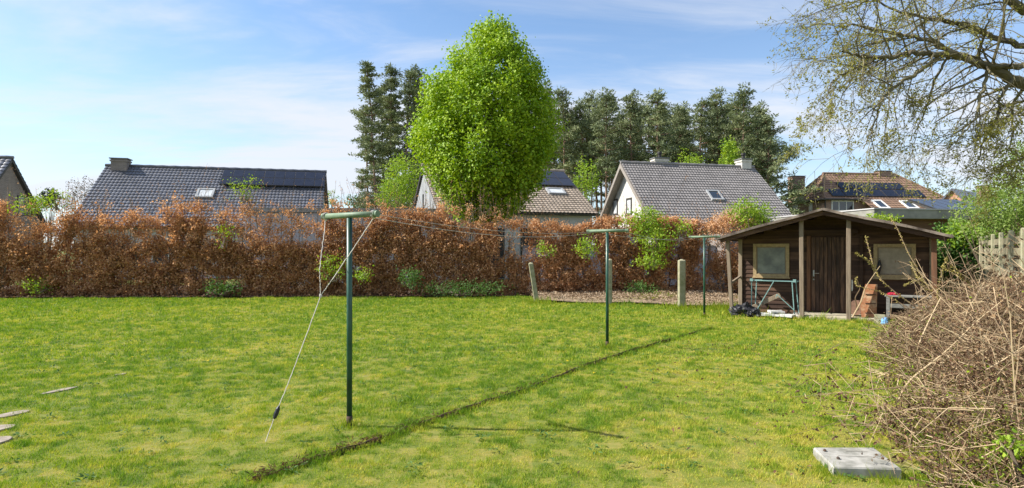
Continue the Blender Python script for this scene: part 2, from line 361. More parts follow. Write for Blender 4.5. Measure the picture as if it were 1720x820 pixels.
m_bench = M('grey_bench_wood', (0.25, 0.245, 0.225), (0.15, 0.145, 0.135), scale=8, rough=0.85, stretch=(1, 1, 3))
m_red = M('red_cloth', (0.45, 0.03, 0.06), (0.3, 0.02, 0.04), scale=12, rough=0.9)
m_blue = M('blue_plastic', (0.12, 0.30, 0.55), (0.2, 0.42, 0.65), scale=9, rough=0.5)
m_log = M('cut_log', (0.26, 0.15, 0.10), (0.17, 0.10, 0.07), scale=12, rough=0.9, bump=0.01)
m_tile_b = M('black_glazed_tile', (0.075, 0.078, 0.092), (0.135, 0.138, 0.155), scale=3, rough=0.30, spec=0.6, attr=0.5)
m_tile_g = M('grey_concrete_tile', (0.165, 0.152, 0.145), (0.25, 0.23, 0.22), scale=1.3, rough=0.55, attr=0.5)
m_tile_t = M('tan_brown_tile', (0.34, 0.275, 0.215), (0.21, 0.17, 0.13), scale=1.5, rough=0.75, attr=0.5)
m_tile_r = M('red_brown_tile', (0.28, 0.172, 0.112), (0.16, 0.102, 0.07), scale=1.2, rough=0.8, attr=0.5)
m_solar = M('solar_cell_glass', (0.012, 0.014, 0.024), (0.018, 0.02, 0.032), scale=3, rough=0.22, spec=0.5)
m_solarframe = M('dark_panel_frame', (0.035, 0.035, 0.04), (0.05, 0.05, 0.055), scale=3, rough=0.5)
m_skyglass = M('roof_window_glass', (0.03, 0.04, 0.05), (0.05, 0.06, 0.08), scale=1, rough=0.06, spec=1.0)
m_winglass = M('window_glass', (0.03, 0.035, 0.04), (0.06, 0.065, 0.07), scale=1, rough=0.08, spec=0.8)
m_curtain_reflect = M('white_curtain_and_painted_reflection', (0.6, 0.62, 0.62), (0.45, 0.47, 0.48), scale=2, rough=0.4)  # curtained windows; on some skylights the white is a painted sky reflection
m_whitewall = M('white_washed_brick', (0.62, 0.59, 0.53), (0.48, 0.455, 0.41), scale=2.5, rough=0.9, bump=0.01, bscale=20)
m_brick_br = brick_mat('grey_brown_brick', (0.26, 0.215, 0.185), (0.20, 0.165, 0.145), (0.30, 0.28, 0.26))
m_brick_red = brick_mat('red_brown_brick', (0.34, 0.20, 0.145), (0.26, 0.15, 0.11), (0.32, 0.28, 0.25))
m_brick_or = brick_mat('orange_brick', (0.62, 0.30, 0.16), (0.48, 0.23, 0.13), (0.4, 0.33, 0.28))
m_greyclad = M('grey_vertical_cladding', (0.36, 0.37, 0.375), (0.27, 0.275, 0.28), scale=1.5, rough=0.7, attr=0.4)
m_greywall = M('light_grey_render', (0.50, 0.49, 0.48), (0.42, 0.41, 0.40), scale=1.2, rough=0.9)
m_dark = M('dark_opening', (0.02, 0.019, 0.018), (0.035, 0.032, 0.03), scale=2, rough=0.6)
m_darktrim = M('dark_verge_trim', (0.045, 0.042, 0.04), (0.07, 0.065, 0.06), scale=3, rough=0.6)
m_taupe = M('taupe_bargeboard', (0.30, 0.265, 0.23), (0.24, 0.21, 0.185), scale=3, rough=0.7)
m_fascia = M('grey_roof_fascia', (0.30, 0.29, 0.25), (0.20, 0.195, 0.17), scale=2.5, rough=0.85)
m_brownclad = M('brown_timber_cladding', (0.17, 0.085, 0.045), (0.11, 0.055, 0.03), scale=3, rough=0.75, stretch=(0.5, 0.5, 5), attr=0.5)
m_fencewood = M('mossy_fence_plank', (0.34, 0.29, 0.19), (0.20, 0.18, 0.10), (0.27, 0.235, 0.15), scale=3, rough=0.9, attr=0.5, stretch=(1, 1, 5), bump=0.005)
m_lead = M('chimney_cap', (0.2, 0.2, 0.2), (0.13, 0.13, 0.13), scale=3, rough=0.7)
m_flag = M('flagstone', (0.36, 0.30, 0.25), (0.20, 0.165, 0.13), scale=8, rough=0.9, bump=0.008)
m_yellow = M('yellow_petals', (0.75, 0.60, 0.03), (0.7, 0.5, 0.02), scale=10, rough=0.6, trans=0.2)
m_needle_d = M('dark_conifer_needles', (0.035, 0.055, 0.035), (0.07, 0.095, 0.05), scale=0.5, rough=0.8, attr=0.8)
m_buds = M('bare_twig_buds', (0.20, 0.15, 0.115), (0.30, 0.235, 0.15), scale=1, rough=0.8, attr=0.8)

# directions of the garden: washing line / fence run along G, hedge nearly across the view
G = np.array([0.563, 0.826]); Gp = np.array([0.826, -0.563])

# ------------------------------------------------------------------ regions of the ground
def seg_dist(P, a, b):
    a = np.asarray(a)[:2]; b = np.asarray(b)[:2]; ab = b - a; t = np.clip(((P - a) @ ab) / (ab @ ab), 0, 1)
    return np.linalg.norm(P - (a + t[:, None] * ab), axis=1)
edge_px = [(425, 806), (500, 781), (590, 752), (640, 737), (700, 714), (760, 694), (850, 664), (930, 634), (1010, 604), (1100, 577), (1195, 551)]
EDGE = np.array([gnd(*p)[:2] for p in edge_px])
def edge_dist(P):
    return np.min([seg_dist(P, EDGE[i], EDGE[i + 1]) for i in range(len(EDGE) - 1)], axis=0)
SC = 0.97; SHO = np.array([6.40, 16.70]); SE = np.array([0.839, -0.544]); SN = np.array([0.544, 0.839])
def S(u, v, z):
    p = (SHO + SE * u + SN * v) * SC; return np.array([p[0], p[1], CAMZ + (z - CAMZ) * SC])
GZ = CAMZ - CAMZ / SC      # ground level in shed coordinates
def in_shed(P):
    q = P / SC - SHO; u = q @ SE; v = q @ SN
    return (u > 0.0) & (u < 4.6) & (v > -1.0)
def hedge_y(x): return 21.9 + 0.045 * (x + 5)
def bed_front(x):      # near edge of the wood chip bed
    return 19.2 - (x - 0.8) * 0.33 + 0.25 * np.sin(x * 2.1)
def in_bed(P):
    x = P[:, 0]; y = P[:, 1]
    return ((x > 0.7) & (x < 7.6) & (y > bed_front(x)) & (y < 23)) | (y > hedge_y(x) - 0.75 + 0.12 * np.sin(x * 5.0))
SLABC = np.array([2.86, 4.72])
PILE_A = np.array([4.45, 3.5]); PILE_B = np.array([9.4, 11.7])
def bare(P):     # bare stony patches along the sunken stones, left
    n = fbm(P, 2.2, 3, 4.0)
    d = np.minimum(seg_dist(P, (-4.75, 5.2), (-5.35, 7.3)), seg_dist(P, (-5.35, 7.3), (-4.9, 8.9)))
    return np.clip(1.2 - d / 0.22, 0, 1) * np.clip((n - 0.42) * 6, 0, 1)
def tone(P):     # 0 straw yellow .. 1 deep green
    P_ = P * np.array([0.8, 1.0]); t = 0.22 * fbm(P_, 0.6, 2, 1.0) + 0.28 * fbm(P_, 3.3, 3, 9.0) + 0.34 * vnoise(P_, 10.0, 3.0) + 0.36 * vnoise(P_, 19.0, 7.0)
    t = (t - 0.60) * 2.25 + 0.60; t = t - .35 * np.exp(-((P[:, 1] - 11.45) / .10) ** 2) * (P[:, 0] > 4.9) * (P[:, 0] < 6.3)
    e = edge_dist(P); t = t + 0.25 * np.exp(-(e / 0.13) ** 2)
    far = np.clip((P[:, 1] - 15) / 5, 0, 1); t = t + 0.1 * far
    # worn, yellower ground to the right in front of the brush heap
    rgt = np.clip((P[:, 0] / P[:, 1] - 0.15) * 2.2, 0, 0.2) * np.clip((12 - P[:, 1]) / 4, 0, 1); t = t - rgt
    return np.clip(t, 0, 1)
def gheight(P):
    r = np.linalg.norm(P - np.array([0, 12.0]), axis=1); k = np.clip((26 - r) / 6, 0, 1)
    return k * ((fbm(P, 0.8, 2, 2.0) - 0.5) * 0.05) - 0.012

# ground sheet
xs = np.concatenate([[-2500, -900, -300, -120, -60, -38], np.arange(-24, 20.01, 0.16), [26, 40, 60, 120, 300, 900, 2500]])
ys = np.concatenate([[-300, -80, -20, -4], np.arange(2, 26.01, 0.16), [30, 36, 44, 60, 90, 150, 300, 900, 3500]])
X, Y = np.meshgrid(xs, ys); P2 = np.stack([X.ravel(), Y.ravel()], 1)
Z = gheight(P2) - np.where(edge_dist(P2) < 0.09, 0.015, 0)
me = bpy.data.meshes.new('ground'); nx, ny = len(xs), len(ys)
i, j = np.meshgrid(np.arange(nx - 1), np.arange(ny - 1)); a0 = (j * nx + i).ravel()
gm = MB(); Qg = np.stack([a0, a0 + 1, a0 + nx + 1, a0 + nx], 1)
cen = P2[Qg].mean(1)
gm.add(np.concatenate([P2, Z[:, None]], 1), Qg, rnd=np.clip(tone(cen), 0, 1))
ground = gm.build('ground', m_lawn, smooth=True); tag(ground, kind='structure')

# soil strip under the hedge, wood chip bed: sheets just above the ground
def sheet(name, mat, fn_lo, fn_hi, x0, x1, n, z, m=8):
    mb = MB(); xx = np.linspace(x0, x1, n); V = []
    for k in range(m + 1):
        yy = fn_lo(xx) + (fn_hi(xx) - fn_lo(xx)) * k / m
        V.append(np.stack([xx, yy, z + (fbm(np.stack([xx, yy], 1), 2.5, 3) - 0.5) * 0.05 * (0 < k < m)], 1))
    V = np.concatenate(V); i = np.arange(n - 1)
    Q = np.concatenate([np.stack([k * n + i, k * n + i + 1, (k + 1) * n + i + 1, (k + 1) * n + i], 1) for k in range(m)])
    mb.add(V, Q); o = mb.build(name, mat, smooth=True); return o
tag(sheet('soil_strip', m_soil, lambda x: hedge_y(x) - 0.75 + 0.12 * np.sin(x * 5.0), lambda x: hedge_y(x) + 6.5, -26, 18, 400, 0.03), kind='structure')
tag(sheet('mulch_bed', m_chip, lambda x: bed_front(x), lambda x: hedge_y(x) - 0.5, 0.75, 7.6, 90, 0.05), kind='structure')
# chips
n = 14000
x = rng.uniform(0.7, 7.6, n); y = rng.uniform(16.5, 22.6, n); k = y > bed_front(x) - 0.15; x = x[k]; y = y[k]
mb = MB(); leaves(mb, np.stack([x, y, 0.07 + 0.05 * rng.random(len(x)) + 0.10 * fbm(np.stack([x, y], 1), 1.3, 2)], 1), rng.uniform(0.04, 0.12, len(x)), nrm=np.array([0, 0, 1.0]), jitter=0.5, aspect=0.35)
tag(mb.build('wood_chips', m_chip), 'pale brown wood chips spread in the bed below the hedge', 'wood chips', kind='stuff')
n = 9000
x = rng.uniform(-24, 12, n); y = hedge_y(x) - 0.85 + rng.random(n) ** 1.5 * 1.2
mb = MB(); leaves(mb, np.stack([x, y, 0.04 + 0.04 * rng.random(n)], 1), rng.uniform(0.04, 0.09, n), nrm=np.array([0, 0, 1.0]), jitter=0.5, aspect=0.6)
tag(mb.build('fallen_leaves', m_dryleaf), 'dead brown leaves lying on the soil under the hedge', 'fallen leaves', kind='stuff')

# ------------------------------------------------------------------ lawn blades
def blade_pts(d0, d1, dens, m=1.2):
    A = 0.95 * (d1 * d1 - d0 * d0) + 2 * m * (d1 - d0); n = int(A * dens)
    y = np.sqrt(rng.uniform(d0 * d0, d1 * d1, n)); x = rng.uniform(-1, 1, n) * (0.95 * y + m)
    P = np.stack([x, y], 1)
    e = edge_dist(P)
    keep = ~in_bed(P) & ~in_shed(P) & (e > -0.035 + 0.105 * vnoise(P, 4.0, 3) * np.clip(1.1 - P[:, 1] * .075, 0.2, .62)) & (rng.random(len(P)) > bare(P) * .4)
    keep &= seg_dist(P, PILE_A + 0.3, PILE_B) > 0.9
    q = P - SLABC; a_ = 0.05; keep &= ~((np.abs(q @ np.array([math.cos(a_), math.sin(a_)])) < 0.30) & (np.abs(q @ np.array([-math.sin(a_), math.cos(a_)])) < 0.24))
    return P[keep]
gb = MB()
for d0, d1, dens, wd, hh in ((3.6, 6.0, 11500, 0.0048, 0.030), (6.0, 9.0, 6500, 0.0065, 0.034), (9.0, 14, 2700, 0.011, 0.042), (14, 23.5, 1200, 0.018, 0.05)):
    P = blade_pts(d0, d1, dens); P = P[(vnoise(P, 13.0, 31.0) < .80) | (vnoise(P, 3.0, 41.0) < .42)]; n = len(P); t = tone(P)
    clump = vnoise(P, 4.5, 21.0); clump2 = vnoise(P, 12.0, 91.0); h = hh * (0.40 + 0.55 * t ** 1.5 + 0.7 * np.clip(clump - .45, 0, 1) * 2 + .9 * np.clip(clump2 - .6, 0, 1) * 2) * rng.uniform(0.45, 1.35, n)
    e = edge_dist(P); h = h * (1 + 0.7 * np.exp(-(e / 0.08) ** 2))
    h *= 1 + 1.3 * np.clip(1 - np.abs(P[:, 1] - bed_front(P[:, 0])) / 0.35, 0, 1) * (P[:, 0] > 0.7) * (P[:, 0] < 7.6)
    q = P / SC - SHO; us = q @ SE; vs_ = q @ SN
    h *= 1 + 1.5 * ((us > -0.3) & (us < 4.6) & (vs_ < -0.9) & (vs_ > -1.35))
    an = rng.uniform(0, 2 * PI, n); wdt = wd * rng.uniform(0.6, 1.3, n)
    base = np.stack([P[:, 0], P[:, 1], gheight(P) - 0.004], 1)
    side = np.stack([np.cos(an), np.sin(an), 0 * an], 1) * wdt[:, None] * 0.5
    la = rng.uniform(0, 2 * PI, n); ln = h * rng.uniform(0.1, 1.0, n)
    tip = base + np.stack([np.cos(la) * ln, np.sin(la) * ln, h], 1)
    V = np.stack([base - side, base + side, tip], 1).reshape(-1, 3); i = np.arange(n) * 3
    gb.add(V, T=np.stack([i, i + 1, i + 2], 1), rnd=np.clip(t + .25 * (clump2 - .5) + rng.normal(size=n) * 0.22, 0, 1))
tag(gb.build('grass', m_blade), 'short mown lawn grass, green with yellow patches', 'grass', kind='stuff')
# broad weeds in the lawn
mb = MB()
for k in range(420):
    y = math.sqrt(rng.uniform(4.2 ** 2, 13 ** 2)); x = rng.uniform(-0.9, 0.75) * y
    P = np.array([[x, y]])
    if in_bed(P)[0] or in_shed(P)[0]: continue
    m_ = rng.integers(7, 16); a_ = rng.uniform(0, 2 * PI, m_)
    Q = np.stack([x + np.cos(a_) * rng.uniform(0, .05, m_), y + np.sin(a_) * rng.uniform(0, .05, m_), np.full(m_, 0.02)], 1)
    leaves(mb, Q, rng.uniform(0.018, 0.055, m_), nrm=np.array([0, 0, 1.6]), jitter=0.5, aspect=0.42, dirs=np.stack([np.cos(a_), np.sin(a_), 0.5 + 0 * a_], 1))
tag(mb.build('lawn_weeds', m_ivy), 'low dark leafed weeds dotted through the lawn', 'weeds', kind='stuff')
mb = MB()
for k in range(60):
    y = rng.uniform(7, 21); x = rng.uniform(-0.85, 0.5) * y
    if in_bed(np.array([[x, y]]))[0]: continue
    leaves(mb, np.repeat(np.array([[x, y, 0.06]]), 9, 0), np.full(9, 0.022), nrm=np.array([0, 0, 2.]), jitter=0.5, aspect=0.6)
tag(mb.build('dandelions', m_yellow), 'tiny yellow dandelion flowers scattered over the lawn', 'flowers', kind='stuff')

# lawn edging: broken sunken concrete kerb with a dark soil gap beside it
pt = []
for i in range(len(EDGE) - 1):
    for t in np.arange(0, 1, 0.12): pt.append(EDGE[i] + (EDGE[i + 1] - EDGE[i]) * t)
pt = np.array(pt + [EDGE[-1]]); dd = np.gradient(pt, axis=0); dd /= np.linalg.norm(dd, axis=1)[:, None]; pr = np.stack([dd[:, 1], -dd[:, 0]], 1)
wv = (vnoise(pt, 3.0, 5) - 0.5) * 0.05
mb = MB(); n = len(pt); prof = [(-0.06, -0.02), (-0.05, 0.0), (-0.03, 0.012), (-0.012, 0.012), (0.0, -0.018), (0.045, -0.022), (0.065, -0.006)]
V = []
for s_, z_ in prof:
    q = pt + pr * (s_ * (0.7 + 0.4 * vnoise(pt, 4, 8)) * np.clip(1.15 - pt[:, 1] * .075, .3, .8) * np.clip((pt[:, 1] - 3.9) * .8, .35, 1) + wv)[:, None]; V.append(np.stack([q[:, 0], q[:, 1], z_ + 0.025 * (vnoise(q, 9.0) - 0.4)], 1))
V = np.concatenate(V); i = np.arange(n - 1)
mb.add(V, np.concatenate([np.stack([k * n + i, k * n + i + 1, (k + 1) * n + i + 1, (k + 1) * n + i], 1) for k in range(len(prof) - 1)]))
tag(mb.build('lawn_edging', m_soil), kind='structure')
mb = MB()   # dead thatch and clods along the edging
k = (n * rng.random(1300) ** 1.15).astype(int); q = pt[k] + pr[k] * rng.normal(size=(1300, 1)) * 0.022 + rng.normal(size=(1300, 2)) * 0.03
leaves(mb, np.stack([q[:, 0], q[:, 1], 0.0 + 0.04 * rng.random(1300)], 1), rng.uniform(0.02, 0.07, 1300), nrm=np.array([0, 0, 1.]), jitter=0.8, aspect=0.12)
tag(mb.build('dry_thatch', m_dryleaf), 'dry dead grass and roots along the sunken lawn edging', 'thatch', kind='stuff')

# sunken stones at the left
stones = [((-4.55, 5.10), .20, .13, 'pale flagstone half sunk in the lawn, cut by the bottom left edge of the photo'),
          ((-4.80, 5.50), .17, .11, 'flat pale flagstone behind the nearest one at the left edge of the lawn'),
          ((-5.05, 6.0), .15, .08, 'brownish flagstone beside the dark hole at the left edge of the lawn'),
          ((-5.38, 7.10), .20, .05, 'long narrow stone sliver showing through the grass on the left'),
          ((-5.28, 8.02), .08, .05, 'smallest pale stone, farthest from the camera in the left of the lawn')]
for (x, y), a_, b_, lab in stones:
    mb = MB(); th = np.arange(14) * 2 * PI / 14; rr = 1 + 0.35 * (vnoise(np.stack([np.cos(th), np.sin(th)], 1), 1.7, x * 3) - 0.5)
    g_ = np.array([[0.35, 0.94], [0.94, -0.35]])
    q = (np.stack([np.cos(th) * a_ * rr, np.sin(th) * b_ * rr], 1)) @ g_
    gz_ = float(gheight(np.array([[x, y]]))[0]); poly = np.stack([x + q[:, 0], y + q[:, 1], np.full(14, gz_ - 0.05)], 1); mb.prism(poly, (0, 0, 0.064))
    tag(mb.build('flagstone', m_flag, origin=(x, y, 0)), lab, 'stone', 'sunken stones in the lawn')

mb = MB()   # dead leaves blown over the lawn near the brush and the hedge
n = 900; y = np.concatenate([rng.uniform(4.2, 11, n // 2), rng.uniform(17, 21.2, n // 2)]); x = np.concatenate([.25 * y[:n // 2] + 1.5 + rng.normal(size=n // 2) * .9, rng.uniform(-17, 7, n // 2)])
leaves(mb, np.stack([x, y, np.full(n, .03)], 1), rng.uniform(.02, .05, n), nrm=np.array([0, 0, 1.]), jitter=.6, aspect=.6)
tag(mb.build('blown_leaves', m_dryleaf), 'few dead brown leaves lying loose on the lawn', 'fallen leaves', kind='stuff')
# ------------------------------------------------------------------ generic building pieces
class Fr:
    def __init__(s, o, e): s.o = np.array(o, float); s.e = unit(e); s.n = np.array([-s.e[1], s.e[0]])
    def __call__(s, u, v, z): p = s.o + s.e * u + s.n * v; return np.array([p[0], p[1], z])
    def d(s, a, b, c=0): p = s.e * a + s.n * b; return np.array([p[0], p[1], c])
def tiles(mb, F, v0, z0, v1, z1, uL, uR, col=0.30, row=0.34, amp=0.032, lift=0.04):
    A = F(0, v0, z0); B = F(0, v1, z1); sl_ = B - A; Ls = np.linalg.norm(sl_); sd = sl_ / Ls; e3 = F.d(1, 0)
    nr = np.cross(e3, sd); nr = nr if nr[2] > 0 else -nr; nr = unit(nr)
    rows = max(2, int(round(Ls / row)))
    ul = min(uL(0), uL(1)); ur = max(uR(0), uR(1)); us = np.arange(ul, ur + col / 4, col / 4)
    wave = amp * np.array([0, 0.75, 1.0, 0.75])[np.arange(len(us)) % 4]
    V = []; nv = 0
    for r in range(rows):
        for s_, off in ((r / rows, 0.0), ((r + 1) / rows, lift)):
            uu = np.clip(us, uL(s_), uR(s_))
            V.append(A + sd * Ls * s_ + e3 * uu[:, None] + nr * (wave + off)[:, None]); nv += 1
    V = np.concatenate(V); n = len(us); i = np.arange(n - 1)
    Q = []; R = []
    for k in range(nv - 1):
        Q.append(np.stack([k * n + i, k * n + i + 1, (k + 1) * n + i + 1, (k + 1) * n + i], 1))
        R.append(_hash(i // 4 + 7, np.full(n - 1, k // 2), np.full(n - 1, 3)))
    Q = np.concatenate(Q); R = np.concatenate(R)
    # drop clamped (zero area) quads
    w_ = np.linalg.norm(V[Q[:, 0]] - V[Q[:, 1]], axis=1) + np.linalg.norm(V[Q[:, 3]] - V[Q[:, 2]], axis=1)
    k = w_ > 1e-4
    mb.add(V, Q[k], rnd=R[k])
    return nr
def window(parent, c, rx, wd, ht, mats=(None, None), fr=0.07, proud=0.05, bars=0, name='window'):
    c = np.asarray(c, float); rx = unit(rx); up = np.array([0, 0, 1.0]); nr = np.cross(rx, up)
    mats = (mats[0] or m_whitepaint, mats[1] or m_winglass)
    mb = MB()
    for sg in (-1, 1):
        mb.box(c + rx * sg * (wd / 2 - fr / 2) + nr * proud / 2, (fr, proud, ht), ex=rx)
        mb.box(c + up * sg * (ht / 2 - fr / 2) + nr * proud / 2, (wd - 2 * fr - 0.002, proud - .004, fr), ex=rx)
    for b_ in range(bars):
        mb.box(c + rx * (-(wd / 2) + wd * (b_ + 1) / (bars + 1)) + nr * proud / 2, (fr * .8, proud - .006, ht - 2 * fr - .002), ex=rx)
    o = mb.build(name, mats[0], parent)
    p = MB(); p.box(c + nr * 0.012, (wd - 2 * fr, 0.02, ht - 2 * fr), ex=rx); p.build('pane', mats[1], o)
    return o
def chimney(parent, F, u, v, z0, z1, a_, b_, mat, pot=False):
    mb = MB(); mb.box(F(u, v, (z0 + z1) / 2), (a_, b_, z1 - z0), ex=F.d(1, 0))
    mb.box(F(u, v, z1 - 0.12), (a_ + .1, b_ + .1, 0.1), ex=F.d(1, 0))
    o = mb.build('chimney', mat, parent)
    c = MB(); c.box(F(u, v, z1 + 0.03), (a_ + .16, b_ + .16, 0.06), ex=F.d(1, 0)); c.build('chimney_cap', m_lead, o)
    if pot:
        t = MB(); t.tube([F(u, v, z1 + .06), F(u, v, z1 + .35), F(u, v, z1 + .36), F(u, v, z1 + .5)], [.13, .11, .17, .15], 10); t.build('flue', m_dark, o)
    return o
def roof_rect(px4, F, v0, z0, v1, z1):
    A = F(0, v0, z0); B = F(0, v1, z1); nr = np.cross(F.d(1, 0), B - A); nr = nr if nr[2] > 0 else -nr; nr = unit(nr)
    return np.array([hit(x, y, A, nr) for x, y in px4]), nr
def rect_on(px4, F, v0, z0, v1, z1):
    """axis aligned rectangle on the roof plane that best holds four photo points"""
    q, nr = roof_rect(px4, F, v0, z0, v1, z1); A = F(0, v0, z0); sd = unit(F(0, v1, z1) - A); e3 = F.d(1, 0)
    u = (q - A) @ e3; s_ = (q - A) @ sd
    u0 = (u[0] + u[3]) / 2; u1 = (u[1] + u[2]) / 2; s0 = (s_[0] + s_[1]) / 2; s1 = (s_[2] + s_[3]) / 2
    return (lambda a, b: A + e3 * (u0 + (u1 - u0) * a) + sd * (s0 + (s1 - s0) * b)), nr
def solar(parent, f, nr, cols, rows, label=None, gap=0.03, lift=0.10):
    for r in range(rows):
        for c in range(cols):
            g = gap / 2
            a0, a1, b0, b1 = (c + g) / cols, (c + 1 - g) / cols, (r + g) / rows, (r + 1 - g) / rows
            q = [f(a0, b0), f(a1, b0), f(a1, b1), f(a0, b1)]
            mb = MB(); mb.slab(q, nr, lift, lift + 0.04); o = mb.build('solar_panel', m_solarframe, parent)
            i_ = 0.03; q = [f(a0 + i_ * (a1 - a0), b0 + i_ * (b1 - b0)), f(a1 - i_ * (a1 - a0), b0 + i_ * (b1 - b0)), f(a1 - i_ * (a1 - a0), b1 - i_ * (b1 - b0)), f(a0 + i_ * (a1 - a0), b1 - i_ * (b1 - b0))]
            mb = MB(); mb.slab(q, nr, lift + 0.041, lift + 0.046); mb.build('cells', m_solar, o)
def skylight(parent, f, nr, mat_f=None, mat_g=None):
    mb = MB(); fr = 0.12
    mb.slab([f(0, 0), f(1, 0), f(1, fr), f(0, fr)], nr, 0.0, 0.16); mb.slab([f(0, 1 - fr), f(1, 1 - fr), f(1, 1), f(0, 1)], nr, 0.0, 0.16)
    mb.slab([f(0, fr), f(fr, fr), f(fr, 1 - fr), f(0, 1 - fr)], nr, 0.0, 0.157); mb.slab([f(1 - fr, fr), f(1, fr), f(1, 1 - fr), f(1 - fr, 1 - fr)], nr, 0.0, 0.157)
    o = mb.build('skylight', mat_f or m_darktrim, parent)
    g = MB(); g.slab([f(fr, fr), f(1 - fr, fr), f(1 - fr, 1 - fr), f(fr, 1 - fr)], nr, 0.09, 0.12); g.build('pane', mat_g or m_skyglass, o)

def gable_house(name, label, P0, e, L, zr, ze, w, tmat, wmat, ov=0.25, verge=None, floor0=0.0, col=0.3, row=0.34):
    F = Fr(P0, e); t = thing(name, label, 'house', F(L / 2, 0, 0))
    sl_ = (zr - ze) / w
    mb = MB(); ww = w - 0.45; zt = lambda v: zr - 0.22 - abs(v) * sl_
    mb.prism([F(ov, -ww, 0), F(ov, ww, 0), F(ov, ww, zt(ww)), F(ov, 0, zt(0)), F(ov, -ww, zt(ww))], F.d(L - 2 * ov, 0))
    mb.build('wall', wmat, t)
    r = MB()
    for sg in (-1, 1):
        tiles(r, F, 0, zr, sg * w, ze, lambda s: 0.0, lambda s: L, col=col, row=row)
    rb = r.build('roof', tmat, t)
    s_ = MB(); 
    for sg in (-1, 1):
        q = [F(0.02, 0, zr), F(L - .02, 0, zr), F(L - .02, sg * w, ze), F(0.02, sg * w, ze)]; nn = np.cross(q[1] - q[0], q[3] - q[0]); nn = nn if nn[2] > 0 else -nn
        s_.slab(q, nn, -0.16, -0.012)
    s_.build('roof_board', verge or m_darktrim, rb)
    k = MB(); k.tube([F(u, 0, zr + 0.05) for u in np.linspace(-0.03, L + 0.03, int(L / 0.35))], 0.10 + 0.02 * (np.arange(int(L / 0.35)) % 2), 8)
    k.build('ridge_tiles', tmat, rb)
    return t, F

E0 = np.array([0.974, 0.228])
# -- house far left
P = at(22, 266, 38.0); Lh = 9.0
h0, F0 = gable_house('brick_house', 'brown brick gable house cut by the left edge of the photo, roof of dark tiles', P[:2] - E0 * Lh, E0, Lh, P[2], 3.0, 4.6, m_tile_b, m_brick_br)
window(h0, F0(Lh - .25, 1.4, 4.6) , F0.d(0, 1), 0.9, 1.3, (m_darktrim, m_winglass))
# -- long black roof
P = at(178, 279, 38.0); P2_ = at(548, 290, 41.2); e1 = (P2_ - P)[:2]; L1 = np.linalg.norm(e1)
h1, F1 = gable_house('long_roofed_house', 'long low house with shiny black tiled roof behind the left half of the hedge', P[:2], e1, L1, P[2], 3.0, 5.2, m_tile_b, m_greywall, col=.21, row=.33)
chimney(h1, F1, 0.9, -0.15, 5.6, P[2] + 0.42, 0.9, 0.7, m_brick_br)
f, nr = rect_on([(330, 319), (361, 320), (359, 334), (331, 334)], F1, 0, P[2], -5.2, 3.0); skylight(h1, f, nr, m_greyclad, m_curtain_reflect)  # skylight pane coloured white as if reflecting the bright sky
f, nr = rect_on([(371, 291), (546, 294), (546, 317), (374, 316)], F1, 0, P[2], -5.2, 3.0); solar(h1, f, nr, 10, 2, lift=0.2)
for u in (2.0, 5.0, 8.5, 11.5): window(h1, F1(u, -(5.2 - .45), 1.5), F1.d(1, 0), 1.6, 1.3, bars=1)
# -- middle house, grey clad gable
eM = unit([0.95, 0.31]); PR = at(947, 289, 41.0); LM = 9.8
hM, FM = gable_house('grey_clad_house', 'house with tan tiled roof and grey clad gable half hidden by the bright green tree', PR[:2] - eM * LM, eM, LM, PR[2], 3.85, 5.3, m_tile_t, m_greywall, ov=0.2, col=.24, row=.28)
f, nr = rect_on([(850, 290), (946, 291), (964, 316), (850, 313)], FM, 0, PR[2], -5.3, 3.85); solar(hM, f, nr, 5, 2, lift=0.14)
f, nr = rect_on([(917, 319), (944, 319), (950, 328), (921, 328)], FM, 0, PR[2], -5.3, 3.85); skylight(hM, f, nr, m_greyclad, m_curtain_reflect)  # white pane colour imitates sky reflected in the glass
mb = MB(); slM = (PR[2] - 3.85) / 5.3
for v in np.arange(-4.8, 4.8, 0.2):
    mb.box(FM(0.17, v, (PR[2] - .3 - abs(v) * slM) / 2), (0.05, 0.165, PR[2] - .3 - abs(v) * slM - 0.1), ex=FM.d(1, 0))
mb.build('gable_cladding', m_greyclad, hM)
mb = MB(); mb.box(FM(0.13, 0.3, 4.5), (0.04, 0.3, 1.5), ex=FM.d(1, 0)); mb.build('slit_window', m_dark, hM)
for u, wd, mt in ((3.2, 1.6, m_dark), (5.6, 1.2, m_dark), (8.9, 0.55, m_dark)):
    mb = MB(); mb.box(FM(u, -4.87, 1.5), (wd, 0.06, 2.9), ex=FM.d(1, 0)); mb.build('opening', mt, hM)
# -- white gabled house
P = at(1043, 274, 40.2); P2_ = at(1266, 282, 42.5); eW = (P2_ - P)[:2]; LW = np.linalg.norm(eW)
hW, FW = gable_house('white_gabled_house', 'white washed gable house with large grey tiled roof right of the bright tree', P[:2], eW, LW, P[2], 2.9, 5.1, m_tile_g, m_whitewall, ov=0.5, verge=m_taupe, col=.21, row=.28)
mb = MB()
for sg in (-1, 1):
    q = [FW(-.02, 0, P[2] - .02), FW(-.02, sg * 5.1, 2.88), FW(-.02, sg * 5.1, 2.58), FW(-.02, 0, P[2] - .34)]
    mb.slab(q, FW.d(-1, 0), 0, 0.05)
mb.build('bargeboard', m_taupe, hW)
for (x, y) in ((1034, 348), (1057, 347)):
    c = hit(x, y, FW(0.5, 0, 0), FW.d(1, 0)); window(hW, c, -FW.d(0, 1), 0.85, 1.15, (m_darktrim, m_curtain_reflect), fr=.12)
chimney(hW, FW, 3.0, 0.3, 6.2, P[2] + 0.42, 1.0, 0.6, m_whitewall, pot=True)
chimney(hW, FW, LW - 0.7, 0.2, 6.0, P[2] + 0.55, 0.75, 0.8, m_whitewall, pot=True)
